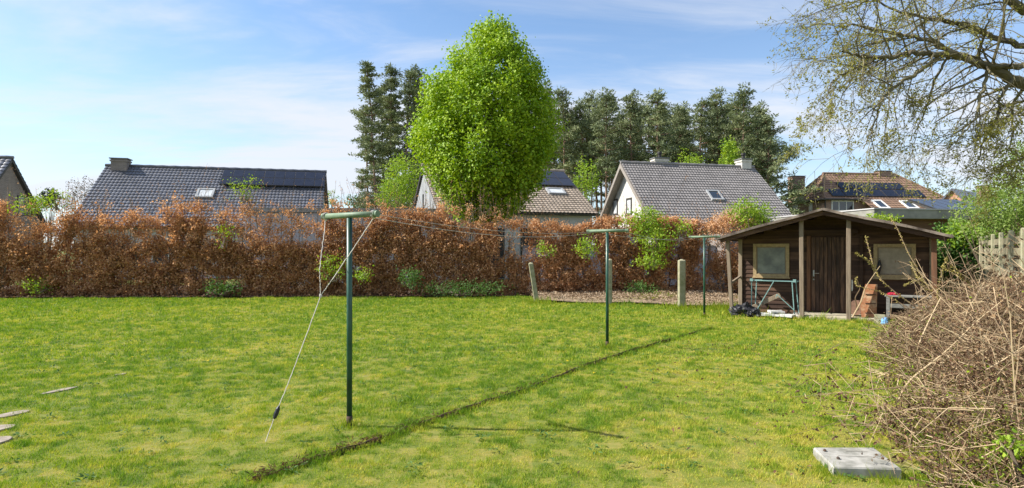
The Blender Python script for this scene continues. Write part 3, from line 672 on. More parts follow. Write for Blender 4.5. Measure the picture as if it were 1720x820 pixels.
f, nr = rect_on([(1187, 322), (1207, 322), (1214, 338), (1193, 338)], FW, 0, P[2], -5.1, 2.9); skylight(hW, f, nr, m_greyclad)
# -- small outhouse with a gable towards us
eo = unit([0.974, 0.228]); ho = thing('small_outhouse', 'small brick outhouse with dark gable roof edge behind the hedge left of the shed', 'outbuilding', (at(1250, 420, 27)[0], 27, 0))
FO = Fr(at(1262, 420, 27)[:2], eo); mb = MB(); zp = 1.67 + 0.072 * 27
mb.prism([FO(-1.0, 0.2, 0), FO(1.0, 0.2, 0), FO(1.0, 0.2, zp - .9), FO(0, 0.2, zp - .14), FO(-1.0, 0.2, zp - .9)], FO.d(0, 1.7)); mb.build('wall', m_brick_br, ho)
mb = MB()
for sg in (-1, 1):
    q = [FO(0, 0, zp), FO(0, 2.0, zp), FO(sg * 1.25, 2.0, zp - .95), FO(sg * 1.25, 0, zp - .95)]; nn = np.cross(q[1] - q[0], q[3] - q[0]); nn = nn if nn[2] > 0 else -nn; mb.slab(q, nn, -0.08, 0.05)
mb.build('roof', m_tile_r, ho)

# -- brown brick house with hip roof and solar panels
hR = thing('hip_roofed_house', 'brown brick house with hipped tile roof and two rows of solar panels above the shed', 'house', (30, 58, 0))
eR = unit([0.995, 0.10]); Cc = at(1385, 334, 55); FR_ = Fr(Cc[:2], eR); zeR = Cc[2]; wR = 3.3; aR = 2.0
PRr = FR_(aR, wR, 0); zrR = CAMZ + 0.128 * PRr[1]; LR = 7.6; a2 = 5.2; low = 1.75      # lower extension factor
slp = (zrR - zeR) / wR
mb = MB()
uStep = 3.6
tiles(mb, FR_, wR, zrR, 0, zeR, lambda s: aR * (1 - s), lambda s: aR + LR + s * a2 * 0.55, row=.4)
tiles(mb, FR_, 0, zeR, -3.0, zeR - 3.0 * slp * .8, lambda s: uStep, lambda s: aR + LR + a2 * 0.55 + s * 2.0, row=.4)
tiles(mb, FR_, wR, zrR, 2 * wR, zeR, lambda s: aR * (1 - s), lambda s: aR + LR + s * a2 * .55, row=.4)
FL = Fr(FR_(0, wR, 0)[:2], FR_.n * -1)     # left hip face, running along the end
# its slope falls towards -e
FLh = Fr(FR_(aR, wR, 0)[:2], -FR_.n)
tiles(mb, FLh, 0, zrR, -aR, zeR, lambda s: -wR * s, lambda s: wR * s, row=.4)
FRh = Fr(FR_(aR + LR, wR, 0)[:2], -FR_.n)
tiles(mb, FRh, 0, zrR, a2 * .55, zeR, lambda s: -wR * s, lambda s: wR * s, row=.4)
roofR = mb.build('roof', m_tile_r, hR)
mb = MB(); mb.prism([FR_(.3, .3, 0), FR_(aR + LR + 2.5, .3, 0), FR_(aR + LR + 2.5, 2 * wR - .3, 0), FR_(.3, 2 * wR - .3, 0)], (0, 0, zeR - .1))
mb.prism([FR_(uStep + .2, -2.7, 0), FR_(aR + LR + 4, -2.7, 0), FR_(aR + LR + 4, .25, 0), FR_(uStep + .2, .25, 0)], (0, 0, zeR - 2.9))
mb.build('wall', m_brick_red, hR)
mb = MB(); mb.tube([FR_(-.1, -.1, zeR - .03), FR_(uStep, -.1, zeR - .03)], .09, 6); mb.tube([FR_(-.1, -.1, zeR - .03), FR_(-.1, 2 * wR + .1, zeR - .03)], .09, 6)
mb.tube([FR_(.2, .2, zeR - .05), FR_(.2, .2, 0.5)], .06, 6); mb.build('gutter', m_darktrim, hR)
mb = MB(); mb.tube([FR_(aR, wR, zrR + .05), FR_(0, 0, zeR + .05)], .10, 6); mb.tube([FR_(aR, wR, zrR + .05), FR_(aR + LR, wR, zrR + .05)], .12, 6)
mb.tube([FR_(aR + LR, wR, zrR + .05), FR_(aR + LR + a2 * .55, 0, zeR + .05)], .1, 6); mb.build('ridge_tiles', m_tile_r, roofR)
chimney(hR, FR_, 0.9, 2 * wR - .6, zeR - .5, CAMZ + .122 * 61.5, 1.3, .9, m_brick_red)
chimney(hR, FR_, aR + LR - 1.2, wR + .1, zrR - 1, CAMZ + .132 * 59, 1.3, .8, m_brick_red)
for px4, c_ in (([(1405, 308), (1511, 309), (1519, 320), (1408, 319)], 5), ([(1390, 319), (1546, 321), (1552, 333), (1394, 331)], 7)):
    f, nr = rect_on(px4, FR_, wR, zrR, 0, zeR); solar(hR, f, nr, c_, 1, gap=0.06)
for px4 in ([(1466, 338), (1482, 338), (1492, 352), (1475, 352)], [(1513, 339), (1530, 339), (1541, 352), (1522, 352)]):
    f, nr = rect_on(px4, FR_, 0, zeR, -3.0, zeR - 3.0 * slp * .8); skylight(hR, f, nr, m_whitepaint)
c = hit(1415, 346, FR_(0, .3, 0), FR_.d(0, 1)); window(hR, c, FR_.d(1, 0), 2.2, 1.0, bars=2, fr=.1)
for x_ in (1336, 1362):
    c = hit(x_, 350, FR_(.3, 0, 0), FR_.d(1, 0)); window(hR, c, -FR_.d(0, 1), 0.9 if x_ == 1336 else .5, 1.3, (m_whitepaint, m_curtain_reflect), fr=.12)

# -- orange gabled house and low solar roof behind the right trees
FG = Fr(at(1600, 420, 52)[:2], unit([0.6, -0.8])); zg = CAMZ + .103 * 52
hG = thing('orange_gabled_house', 'orange brick gable house with dark roof far behind the flat roofed outbuilding', 'house', FG(0, 2, 0))
mb = MB(); mb.prism([FG(-1.4, 0, 0), FG(1.4, 0, 0), FG(1.4, 0, zg - 1.9), FG(0, 0, zg - .15), FG(-1.4, 0, zg - 1.9)], FG.d(0, 6)); mb.build('wall', m_brick_or, hG)
mb = MB()
for sg in (-1, 1):
    q = [FG(0, -.2, zg), FG(0, 6, zg), FG(sg * 1.9, 6, zg - 2.3), FG(sg * 1.9, -.2, zg - 2.3)]; nn = np.cross(q[1] - q[0], q[3] - q[0]); nn = nn if nn[2] > 0 else -nn; mb.slab(q, nn, -.1, .04)
mb.build('roof', m_tile_b, hG)
chimney(hG, FG, 1.7, 2, zg - 2.5, zg + .2, .8, .8, m_brick_red)
FS = Fr(at(1588, 420, 36)[:2], unit([1, 0.1])); hS = thing('solar_annex', 'low annex whose whole roof is dark blue solar panels beyond the flat roof', 'outbuilding', FS(1.5, 1, 0))
mb = MB(); mb.box(FS(1.6, 1.7, 1.9), (3.4, 2.8, 3.8), ex=FS.d(1, 0)); mb.build('wall', m_brick_red, hS)
AA = lambda a, b: FS(-0.3 + 3.9 * a + (1 - a) * (1 - b) * .3 - a * (1 - b) * .3, 3.0 * (1 - b), 4.95 - .95 * b)
q = [AA(0, 0), AA(1, 0), AA(1, 1), AA(0, 1)]; nn = np.cross(q[1] - q[0], q[3] - q[0]); nn = nn if nn[2] > 0 else -nn
mb = MB(); mb.slab(q, nn, -.12, 0.0); mb.build('roof', m_darktrim, hS); solar(hS, AA, unit(nn), 5, 1, lift=0.03)

# -- flat roofed timber outbuilding
FT = Fr(at(1463, 420, 20.0)[:2], unit([0.985, 0.17])); hT = thing('flat_roofed_outbuilding', 'flat roofed brown timber outbuilding with grey fascia behind the shed', 'outbuilding', FT(3, 2, 0))
zt = CAMZ + .068 * 20
mb = MB(); mb.box(FT(3.6, 2.6, (zt - .3) / 2), (6.6, 4.8, zt - .3), ex=FT.d(1, 0)); wT = mb.build('wall', m_brownclad, hT)
mb = MB()
for z in np.arange(0.1, zt - .35, 0.16): mb.box(FT(3.6, 0.185, z + .08), (6.58, 0.02, 0.145), ex=FT.d(1, 0)); mb.box(FT(0.285, 2.6, z + .08), (.02, 4.78, 0.145), ex=FT.d(1, 0))
mb.build('cladding', m_brownclad, wT)
mb = MB(); mb.box(FT(3.6, 2.6, zt - .15), (7.3, 5.6, .3), ex=FT.d(1, 0)); mb.build('fascia', m_fascia, hT)
mb = MB(); mb.box(FT(3.6, 2.6, zt + .02), (7.36, 5.66, .04), ex=FT.d(1, 0)); mb.build('roof_trim', m_greywall, hT)

# -- low white garage glimpsed through the hedge left of centre
FB = Fr((-11.5, 29.5), unit([0.99, 0.1])); hB = thing('low_garage', 'low pale garage with flat roof glimpsed over the hedge behind the nearest washing pole', 'garage', FB(3, 2, 0))
mb = MB(); mb.box(FB(3.5, 2, 1.75), (10, 5, 3.5), ex=FB.d(1, 0)); mb.build('wall', m_greywall, hB)
mb = MB(); mb.box(FB(3.5, 2, 3.62), (10.3, 5.3, .22), ex=FB.d(1, 0)); mb.build('roof', m_conc, hB)
# -- white garden wall seen through gaps in the hedge
FV = Fr((0.3, 27.5), unit([1, 0.06])); mb = MB(); mb.box(FV(5, 0, 0.9), (9.6, .22, 1.8), ex=FV.d(1, 0)); vW = thing('garden_wall', 'white rendered garden wall glimpsed through the thin part of the hedge', 'wall', FV(5, 0, 0)); mb.build('wall', m_greywall, vW)
mb = MB(); mb.box(FV(5, 0, 1.84), (9.7, .3, .08), ex=FV.d(1, 0)); mb.build('coping', m_conc, vW)

# ------------------------------------------------------------------ shed
shed = thing('garden_shed', 'dark brown timber garden shed with porch and low gable roof', 'shed', S(2.2, 0, GZ))
s3 = np.array([SE[0], SE[1], 0]); n3 = np.array([SN[0], SN[1], 0]); UP = np.array([0, 0, 1.0])
ZE, ZP, UPK, HW = 1.99, 2.67, 2.19, 2.49
def roofz(u): return ZP - (ZP - ZE) * abs(u - UPK) / HW
mb = MB(); bh = 0.118; z = GZ + 0.02; WU = 4.42
while z < ZP - 0.1:
    zt_ = z + bh; lim = WU
    if z > roofz(0) - 0.12:
        half = HW * (ZP - .12 - (z + .03)) / (ZP - ZE); uL_, uR_ = UPK - half, UPK + half
        if half < 0.1: break
        uL_, uR_ = max(0, uL_), min(WU, uR_)
    else: uL_, uR_ = 0, WU
    ups = np.arange(uL_, uR_, 1.47)
    cuts = [uL_, uR_]
    for a_, b_ in zip(cuts[:-1], cuts[1:]):
        P8 = [S(a_, -0.035, z), S(b_, -0.035, z), S(b_, 0.03, z), S(a_, 0.03, z), S(a_, -0.012, z + bh + .01), S(b_, -0.012, z + bh + .01), S(b_, 0.03, z + bh + .01), S(a_, 0.03, z + bh + .01)]
        mb.hexa(P8)
    z += bh
mb.prism([S(.01, 0.03, GZ), S(WU - .01, 0.03, GZ), S(WU - .01, 0.03, roofz(WU) - .08), S(UPK, 0.03, ZP - .08), S(.01, 0.03, roofz(0) - .08)], n3 * 0.06)
for a_ in (0.03, WU - 0.03):  # side walls
    for zz_ in np.arange(GZ, roofz(0) - .15, bh): mb.box(S(a_, 1.5, zz_ + bh / 2), (0.06, 2.85, bh - .01), ex=s3)
mb.prism([S(.06, 2.95, GZ), S(WU - .06, 2.95, GZ), S(WU - .06, 2.95, roofz(WU) - .08), S(UPK, 2.95, ZP - .08), S(.06, 2.95, roofz(0) - .08)], n3 * .05)
mb.build('wall', m_shedwall, shed)
mb = MB()
for u_ in (0.02, WU - 0.02): mb.bevbar(S(u_, -0.06, GZ), S(u_, -0.06, roofz(u_) - .1), .10, .05, up=n3)
mb.build('corner_board', m_postwood, shed)
# roof: two sheets of felt over boards with wavy front edge
mb = MB(); nn_ = 26
for sg in (-1, 1):
    us = np.linspace(0, HW + 0.03, nn_); V = []
    for v_ in (-1.28, -1.0, -.3, 1.0, 3.2):
        sag = 0.012 * np.sin(us * 3 + v_ * 2) - 0.02 * np.sin(us / HW * PI)
        for off in (0, ): V.append([S(UPK + sg * u_, v_, roofz(UPK + sg * u_) + 0.03 + sg_) for u_, sg_ in zip(us, sag)])
    V = np.array(V).reshape(-1, 3); k = np.arange(nn_ - 1)
    Q = np.concatenate([np.stack([r * nn_ + k, r * nn_ + k + 1, (r + 1) * nn_ + k + 1, (r + 1) * nn_ + k], 1) for r in range(4)])
    mb.add(V, Q)
    mb.add(V - [0, 0, 0.05], Q[:, ::-1])
roofS = mb.build('roof', m_felt, shed)
mb = MB()
for sg in (-1, 1):
    k = 6; us = np.linspace(0, HW + .05, k + 1)
    for i in range(k):
        a_, b_ = UPK + sg * us[i], UPK + sg * (us[i + 1] + .01)
        mb.bar(S(a_, -1.30, roofz(a_) - .005 - .012 * math.sin(i * 1.3)), S(b_, -1.30, roofz(b_) - .005 - .012 * math.sin(i * 1.3 + 1.3)), .03, .050 + .012 * random.random(), up=UP)
    a_ = UPK + sg * (HW + .03); mb.bar(S(a_, -1.29, roofz(a_) - .01), S(a_, 3.2, roofz(a_) - .01), .03, .08)
mb.build('roof_edge', m_feltedge, roofS)
mb = MB()
for v_ in (-1.2, ):
    for sg in (-1, 1): mb.bar(S(UPK, v_, ZP - .09), S(UPK + sg * (HW - .05), v_, ZE - .09 + .02), .05, .11)
for u_ in (0.1, 0.9, UPK, 3.5, 4.35): mb.bar(S(u_, -1.2, roofz(u_) - .09), S(u_, 0, roofz(u_) - .09), .06, .09)
mb.build('roof_beam', m_shedwall, roofS)
mb = MB()   # shed bargeboard pointed peak panel under the gable front
mb.box(S(2.23, -.10, 2.14), (1.25 , .04, .10), ex=s3); mb.build('lintel', m_shedwall, shed)
# posts
for u0, v0, u1, mt, ww_ in ((0.02, -1.05, -0.10, m_postwood, .085), (1.70, -1.05, 1.685, m_postwood, .095), (2.72, -1.05, 2.72, m_postwood, .095), (4.42, -0.95, 4.40, m_postred, .10)):
    mb = MB(); mb.bevbar(S(u0, v0, GZ - .03), S(u1, v0, roofz(u1) - .04), ww_, .085, up=n3, bev=.008); p_ = mb.build('porch_post', mt, shed)
    if mt is m_postred: p_['label'] = 'reddish brown porch post at the right corner'
mb = MB(); mb.bar(S(0.0, -1.05, .80), S(0.02, -.1, .93), .045, .05); mb.build('rail', m_postwood, shed)
# windows
def shed_window(u0, u1, z0, z1, pane, lab):
    mb = MB(); f_ = .085
    for a_, b_, c_, d_ in ((u0, u0 + f_, z0, z1), (u1 - f_, u1, z0, z1), (u0 + f_, u1 - f_, z0, z0 + f_), (u0 + f_, u1 - f_, z1 - f_, z1)):
        hz_ = 0.004 if b_ - a_ > .2 else 0
        mb.box(S((a_ + b_) / 2, -0.06, (c_ + d_) / 2), ((b_ - a_) * SC - hz_ * .2, .055 - hz_, (d_ - c_) * SC - hz_ * .2), ex=s3)
    mb.bar(S(u0 - .02, -.085, z0 - .012), S(u1 + .02, -.085, z0 - .012), .07, .03)
    o = mb.build('window', m_winframe, shed); o['label'] = lab
    p = MB(); p.box(S((u0 + u1) / 2, -.045, (z0 + z1) / 2), ((u1 - u0 - 2 * f_) * SC, .01, (z1 - z0 - 2 * f_) * SC), ex=s3); p.build('pane', pane, o)
    g = MB()
    for a_ in (u0 + f_ + .012, u1 - f_ - .012): g.box(S(a_, -.055, (z0 + z1) / 2), (.02, .016, (z1 - z0 - 2 * f_) * SC), ex=s3)
    for a_ in (z0 + f_ + .012, z1 - f_ - .012): g.box(S((u0 + u1) / 2, -.0555, a_), ((u1 - u0 - 2 * f_ - .06) * SC, .014, .02), ex=s3)
    g.build('sash', m_postwood, o)
shed_window(.36, 1.27, .93, 1.84, m_obsglass, 'left window with tan frame and cloudy grey pane')
shed_window(3.20, 4.08, .97, 1.82, m_blind, 'right window with beige blind behind it')
# door
dz0, dz1, du0, du1 = .06, 2.0, 1.80, 2.66
mb = MB(); nb = 9
for i in range(nb):
    a_ = du0 + (du1 - du0) * i / nb; b_ = du0 + (du1 - du0) * (i + 1) / nb
    mb.bevbar(S((a_ + b_) / 2, -.055, dz0), S((a_ + b_) / 2, -.055, dz1), (b_ - a_) * SC - .007, .03, up=n3, bev=.005)
mb.box(S((du0 + du1) / 2, -.035, (dz0 + dz1) / 2), ((du1 - du0) * SC, .012, (dz1 - dz0) * SC), ex=s3)
door = mb.build('door', m_sheddoor, shed)
mb = MB(); hp = S(du0 + .06, -.085, 1.06)
mb.box(hp, (.035, .012, .16), ex=s3); mb.tube([hp - n3 * .01, hp - n3 * .05, hp - n3 * .055 + s3 * .03, hp - n3 * .055 + s3 * .13], .010, 6)
mb.tube([S(du0 + .06, -.08, .90), S(du0 + .06, -.10, .90)], .02, 8)
mb.build('handle', m_steel, door)
mb = MB()
mb.bevbar(S(du0 - .06, -.07, dz0), S(du0 - .06, -.07, dz1 + .04), .09, .06, up=n3); mb.build('door_frame', m_postred, shed)
mb = MB(); mb.bevbar(S(du1 + .28, -.07, dz0), S(du1 + .28, -.07, dz1 + .04), .08, .06, up=n3); mb.bar(S(du0 - .1, -.066, dz1 + .09), S(du1 + .1, -.066, dz1 + .09), .05, .09); mb.build('door_frame', m_shedwall, shed)
# floor
mb = MB()
for i in range(6): mb.bevbar(S(1.62, -.12 - i * .16, .02), S(3.30, -.12 - i * .16, .02), .15, .04, up=UP, bev=.006)
mb.bevbar(S(1.60, -1.0, -.015), S(3.32, -1.0, -.015), .05, .085, up=UP, bev=.006)
mb.build('porch_floor', m_deck, shed)
mb = MB(); mb.tube([S(2.80, -1.09, .72), S(2.80, -1.09, .92)], .012, 6); mb.box(S(2.79, -1.075, .82), (.02, .01, .26), ex=s3); mb.build('bracket', m_steel, shed)

# --- things in the porch
# trestle: folded clothes-rack like frame in pale teal metal
t = thing('metal_trestle', 'pale teal metal trestle frame standing under the left shed window', 'trestle', S(1.0, -.6, GZ))
R_ = .013
uA, uB, zT = .46, 1.50, .86
mb = MB()
for v_ in (-.45, -.8): mb.tube([S(uA - .05, v_, zT), S(uB + .08, v_, zT)], R_, 6)
for u_ in (uA, uB, (uA + uB) / 2): mb.tube([S(u_, -.45, zT), S(u_, -.8, zT)], R_, 6)
mb.build('top_frame', m_trestle, t)
for (a_, b_, v_) in ((uA, uA, -.8), (uA + .06, uA + .02, -.45), (uB - .02, uB + .06, -.45), (uB - .06, uB - .0, -.8)):
    mb = MB(); mb.tube([S(a_, v_, zT), S(b_, v_ * 1.02, GZ + .01)], R_, 6); mb.build('leg', m_trestle, t)
mb = MB(); mb.tube([S(uA + .55, -.81, zT), S(uA + .15, -.81, .12)], .010, 6); mb.tube([S(uB - .42, -.81, .52), S(uB, -.81, .12)], .010, 6); mb.tube([S(uA + .60, -.81, .44), S(uB - .42, -.81, .52)], .010, 6); mb.build('brace', m_trestle, t)
for u_ in (uA, uB):
    mb = MB(); mb.box(S(u_, -.8, zT + .02), (.07, .07, .07), ex=s3); mb.build('corner_joint', m_trestle, t)
mb = MB(); mb.bevbar(S(.20, -.5, GZ + .05), S(1.13, -.62, .50), .11, .03, up=n3); tag(mb.build('plank', m_postwood, origin=S(.6, -.5, GZ)), 'grey weathered plank leaning low behind the teal trestle', 'plank')
# black plastic sheeting
def crumple(name, c, r, mat, lab, cat, seg=26, rings=12, nz=.6):
    mb = MB(); th = np.linspace(0, PI / 2, rings + 1)[:, None]; ph = (np.arange(seg) * 2 * PI / seg)[None, :]
    D = np.stack([np.sin(th) * np.cos(ph), np.sin(th) * np.sin(ph), np.cos(th) + 0 * ph], -1).reshape(-1, 3)
    k = 1 + nz * (fbm(D, 3.2, 3, c[0] * 5) - .5) * 2 + .25 * (vnoise(D, 9, 2) - .5)
    V = np.asarray(c) + (D * k[:, None]) * np.asarray(r); i = np.arange(seg); j = (i + 1) % seg
    Q = np.concatenate([np.stack([q * seg + i, (q + 1) * seg + i, (q + 1) * seg + j, q * seg + j], 1) for q in range(rings)])
    mb.add(V, Q); return tag(mb.build(name, mat, origin=c), lab, cat)
crumple('plastic_sheet', S(.28, -1.0, GZ), (.36, .26, .26), m_blackplastic, 'crumpled black plastic sheeting on the grass at the left shed corner', 'plastic sheet')
crumple('black_bag', S(.58, -1.12, GZ), (.20, .16, .17), m_blackplastic, 'small black plastic bag between the black sheeting and the white slabs', 'bag')
for u_, v_, a_, z_, lab in ((.95, -1.0, .2, .03, 'broken white slab lying lowest under the teal trestle'), (1.30, -1.02, -.15, .03, 'flat white slab against the middle left porch post'), (1.08, -.92, .5, .10, 'small tilted white slab on top of the other white slabs')):
    mb = MB(); c = S(u_, v_, GZ + z_ + .03); ex = s3 * math.cos(a_) + n3 * math.sin(a_)
    mb.box(c, (.42 if z_ < .05 else .34, .34 if z_ < .05 else .25, .05), ex=ex, ez=UP + s3 * (.0 if z_ < .05 else .12)); tag(mb.build('white_slab', m_white, origin=c), lab, 'slab', 'white slabs in the porch')
crumple('rubble_heap', S(1.62, -.55, GZ), (.16, .2, .1), m_conc_d, 'grey rubble beside the middle left porch post', 'rubble')
# right part
t = thing('rusty_board', 'rusty orange board leaning upright right of the shed door', 'board', S(3.12, -.75, GZ))
mb = MB(); mb.prism([S(2.98, -.80, GZ), S(3.28, -.80, GZ), S(3.30, -.66, .84), S(3.05, -.66, .84), S(2.94, -.74, .42)], n3 * .03); mb.build('panel', m_rustboard, t)
mb = MB()
for z_ in (.15, .38, .6): mb.bar(S(3.05, -.79 + z_ * .12, z_), S(3.27, -.79 + z_ * .12, z_), .02, .015)
mb.build('batten', m_rust, t)
mb = MB(); c = S(2.86, -.55, GZ + .30); mb.tube([c - s3 * .02 - n3 * .14, c + n3 * .16], [.17, .17], 16)
mb.tube([c - n3 * .15, c - n3 * .135], [.05, .05], 10)
tag(mb.build('cut_log', m_log, origin=c - UP * .17), 'short round cut log on the porch floor beside the door', 'log')
mb = MB(); mb.box(S(3.36, -1.12, GZ + .10), (.22, .18, .2), ex=s3); mb.box(S(3.36, -1.12, GZ + .205), (.19, .15, .01), ex=s3); tag(mb.build('concrete_block', m_concpost, origin=S(3.36, -1.12, GZ)), 'mossy concrete block at the right end of the porch step', 'block')
t = thing('garden_bench', 'grey wooden garden table under the right shed window', 'table', S(3.95, -.7, GZ))
mb = MB()
for k in range(3): mb.bevbar(S(3.45, -.55 - k * .13, .58), S(4.5, -.55 - k * .13, .58), .12, .035, up=UP, bev=.004)
mb.build('tabletop', m_bench, t)
for u_, v_ in ((3.52, -.85), (3.52, -.55), (4.42, -.85), (4.42, -.55)):
    mb = MB(); mb.bevbar(S(u_, v_, GZ), S(u_, v_, .56), .07, .06, up=n3, bev=.004); mb.build('leg', m_bench, t)
mb = MB(); mb.bar(S(3.52, -.86, .36), S(4.42, -.86, .36), .03, .09); mb.build('stretcher', m_bench, t)
crumple('red_cloth', S(3.62, -.68, .60), (.15, .1, .05), m_red, 'crumpled red cloth on the left end of the garden table', 'cloth')
crumple('blue_bucket', S(3.46, -1.25, GZ), (.08, .08, .16), m_blue, 'small blue plastic thing on the ground in front of the garden table', 'plastic', nz=.2)
crumple('blue_bag', S(4.05, -1.3, GZ), (.10, .09, .14), m_blue, 'pale blue plastic bag in the brush right of the garden table', 'bag', nz=.3)
# hanging black gloves / tool on the right window
t = thing('hanging_tool', 'black tool hanging at the left edge of the right shed window', 'tool', S(3.30, -.16, 1.1))
mb = MB(); mb.tube([S(3.33, -.13, 1.42), S(3.33, -.13, 1.3), S(3.30, -.13, 1.15), S(3.28, -.13, 1.05)], [.015, .045, .05, .03], 7); mb.build('handle', m_blackplastic, t)
mb = MB(); mb.tube([S(3.33, -.12, 1.44), S(3.33, -.07, 1.46)], .008, 5); mb.build('hook', m_steel, t)

# ------------------------------------------------------------------ washing poles and lines
POLES = []
def pole(px, pyb, lab, wht):
    b = gnd(px, pyb); H = 2.0
    t = thing('washing_pole', lab, 'washing pole', b, 'green T shaped washing poles')
    mb = MB(); mb.tube([b + [0, 0, -.05], b + [0, 0, H * .5], b + [0, 0, H - .028]], .0265, 16); mb.build('pole', m_pole, t, smooth=True)
    mb = MB(); mb.tube([b + [0, 0, 0], b + [0, 0, .10]], [.030, .029], 12); mb.build('rusty_foot', m_rust, t, smooth=True)
    g3 = np.array([Gp[0], Gp[1], 0]); c = b + [0, 0, H]
    mb = MB(); mb.tube([c - g3 * .375, c + g3 * .375], .027, 16); bar_ = mb.build('crossbar', m_polerust, t, smooth=True)
    for sg in (-1, 1):
        mb = MB(); mb.tube([c + g3 * sg * .34, c + g3 * sg * .352], .032, 14); mb.tube([c + g3 * sg * .365, c + g3 * sg * .385], .031, 14); mb.build('end_cap', m_polerust, bar_)
        mb = MB(); q = c + g3 * sg * .30; a_ = np.linspace(0, 2 * PI, 9); mb.tube([q + np.array([0, 0, -.045]) + .018 * (np.array([G[0], G[1], 0]) * math.cos(x) + UP * math.sin(x)) for x in a_], .004, 4, cap=False); mb.build('hook', m_rust, bar_)
    POLES.append((b, g3)); return t
pole(587, 716, 'nearest green washing pole, on the left with ropes tied to its crossbar', 1)
pole(1020, 583, 'middle green washing pole, with bare crossbar, right of the bright tree', 1)
pole(1183, 532, 'farthest green washing pole, beside the left corner of the shed', 1)
def rope(pts, r, name, lab, n=40, sag=0.0, wob=0.0):
    pts = [np.asarray(p, float) for p in pts]; out = []
    for a_, b_ in zip(pts[:-1], pts[1:]):
        for t_ in np.linspace(0, 1, n, endpoint=False): out.append(a_ + (b_ - a_) * t_ - np.array([0, 0, sag * 4 * t_ * (1 - t_)]) + rng.normal(size=3) * wob)
    out.append(pts[-1]); mb = MB(); mb.tube(out, r, 5); return mb, np.array(out)
(b1, g3), (b2, _), (b3, _) = POLES
top = np.array([0, 0, 2.0])
lines = [(b1 + top + g3 * .34, b2 + top - g3 * .10, .10, 'upper white washing line from the nearest pole to the middle pole', .0024),
         (b1 + top + g3 * .30 - UP * .03, b2 + top - g3 * .30 - UP * .03, .12, 'lower sagging white washing line between the nearest and middle poles', .0028),
         (b2 + top + g3 * .25, b3 + top - g3 * .1, .12, 'thin washing line from the middle pole to the farthest pole', .003),
         (b2 + top - g3 * .25, b3 + top - g3 * .3, .10, 'left thin washing line between the middle and farthest poles', .003)]
for a_, b_, sg, lab, r in lines:
    mb, _ = rope([a_, b_], r, '', '', 40, sg); tag(mb.build('washing_line', m_rope, origin=a_), lab, 'washing line', 'washing lines')
anch = gnd(446, 742); node = np.array([-1.765, 5.49, CAMZ - .077 * 5.49])
gt = thing('guy_rope', 'white rope tied from the nearest washing pole down to the lawn', 'rope', anch)
mb, _ = rope([b1 + top - g3 * .345 - UP * .035, node + np.array([-.01, 0, .25]), node], .0038, '', '', 20, .0, .0022); mb.build('left_strand', m_rope, gt)
mb, _ = rope([b1 + top + g3 * .33 - UP * .035, node], .0042, '', '', 30, .008, .0015); mb.build('right_strand', m_rope, gt)
kn = node + (anch - node) * .80
mb, _ = rope([node, kn], .0040, '', '', 30, .02, .001); mb.build('lower_strand', m_rope, gt)
mb, _ = rope([kn, anch], .004, '', '', 10, .0, .001); mb.build('anchor_strand', m_rope, gt)
for q in (node, b1 + top - g3 * .345 - UP * .03, b1 + top + g3 * .33 - UP * .03):
    mb = MB(); mb.blob(q, (.014, .014, .02), 8, 6); mb.build('knot', m_rope, gt)
mb = MB(); d_ = unit(anch - node); mb.tube([kn - d_ * .05, kn - d_ * .02, kn + d_ * .02, kn + d_ * .06, kn + d_ * .07], [.006, .02, .022, .016, .006], 8); mb.build('tensioner', m_blackplastic, gt)
# rope wrapped over the crossbar ends
for sg in (-.345, .33):
    mb = MB(); c = b1 + top + g3 * sg
    for k in range(3):
        a_ = np.linspace(0, 2 * PI, 13); mb.tube([c + g3 * (k - 1) * .009 + .034 * (np.array([G[0], G[1], 0]) * math.cos(x) + UP * math.sin(x)) for x in a_], .0045, 4, cap=False)
    mb.build('rope_coil', m_rope, gt)

# ------------------------------------------------------------------ concrete posts
def cpost(px, pyb, pyt, lean, wd, lab):
    b = gnd(px, pyb); H = (pyb - pyt) / F_PX * b[1]
    mb = MB(); t_ = b + np.array([lean, 0, H])
    mb.bevbar(b - [0, 0, .05], t_, wd, wd * .9, up=(0, 1, 0), bev=.02); mb.blob(t_ - [0, 0, .015], (wd * .42, wd * .38, .04), 10, 6, nz=.1)
    tag(mb.build('concrete_post', m_concpost, origin=b), lab, 'post', 'old concrete fence posts at the bed')
cpost(902, 508, 442, -.20, .15, 'leaning old concrete post with rounded top, left of the middle washing pole')
cpost(1024.5, 512, 436, 0, .12, 'upright concrete post hidden behind the middle washing pole')
cpost(1145, 518, 437, 0, .19, 'thickest concrete post, standing upright left of the farthest washing pole')
# wire fence in the hedge
wf = thing('wire_fence', 'thin wire fence with slim concrete posts inside the beech hedge', 'fence', (0, hedge_y(0) - .5, 0))
for x, h_ in ((-3.4, 2.55), (-.1, 2.0), (1.9, 2.3), (3.6, 1.5), (6.3, 1.7), (7.5, 1.9), (-8.1, 2.2), (-13, 2.2)):
    yy = hedge_y(x) + .12; mb = MB(); mb.bevbar((x, yy, 0), (x, yy, h_), .07, .07, up=(0, 1, 0), bev=.01); mb.build('fence_post', m_conc_d, wf)
for z in (.35, .8, 1.4):
    mb = MB(); xx = np.arange(-16, 8.5, .8); mb.tube(np.stack([xx, hedge_y(xx) + .08, z + .02 * np.sin(xx * 2)], 1), .006, 4); mb.build('wire', m_steel, wf)

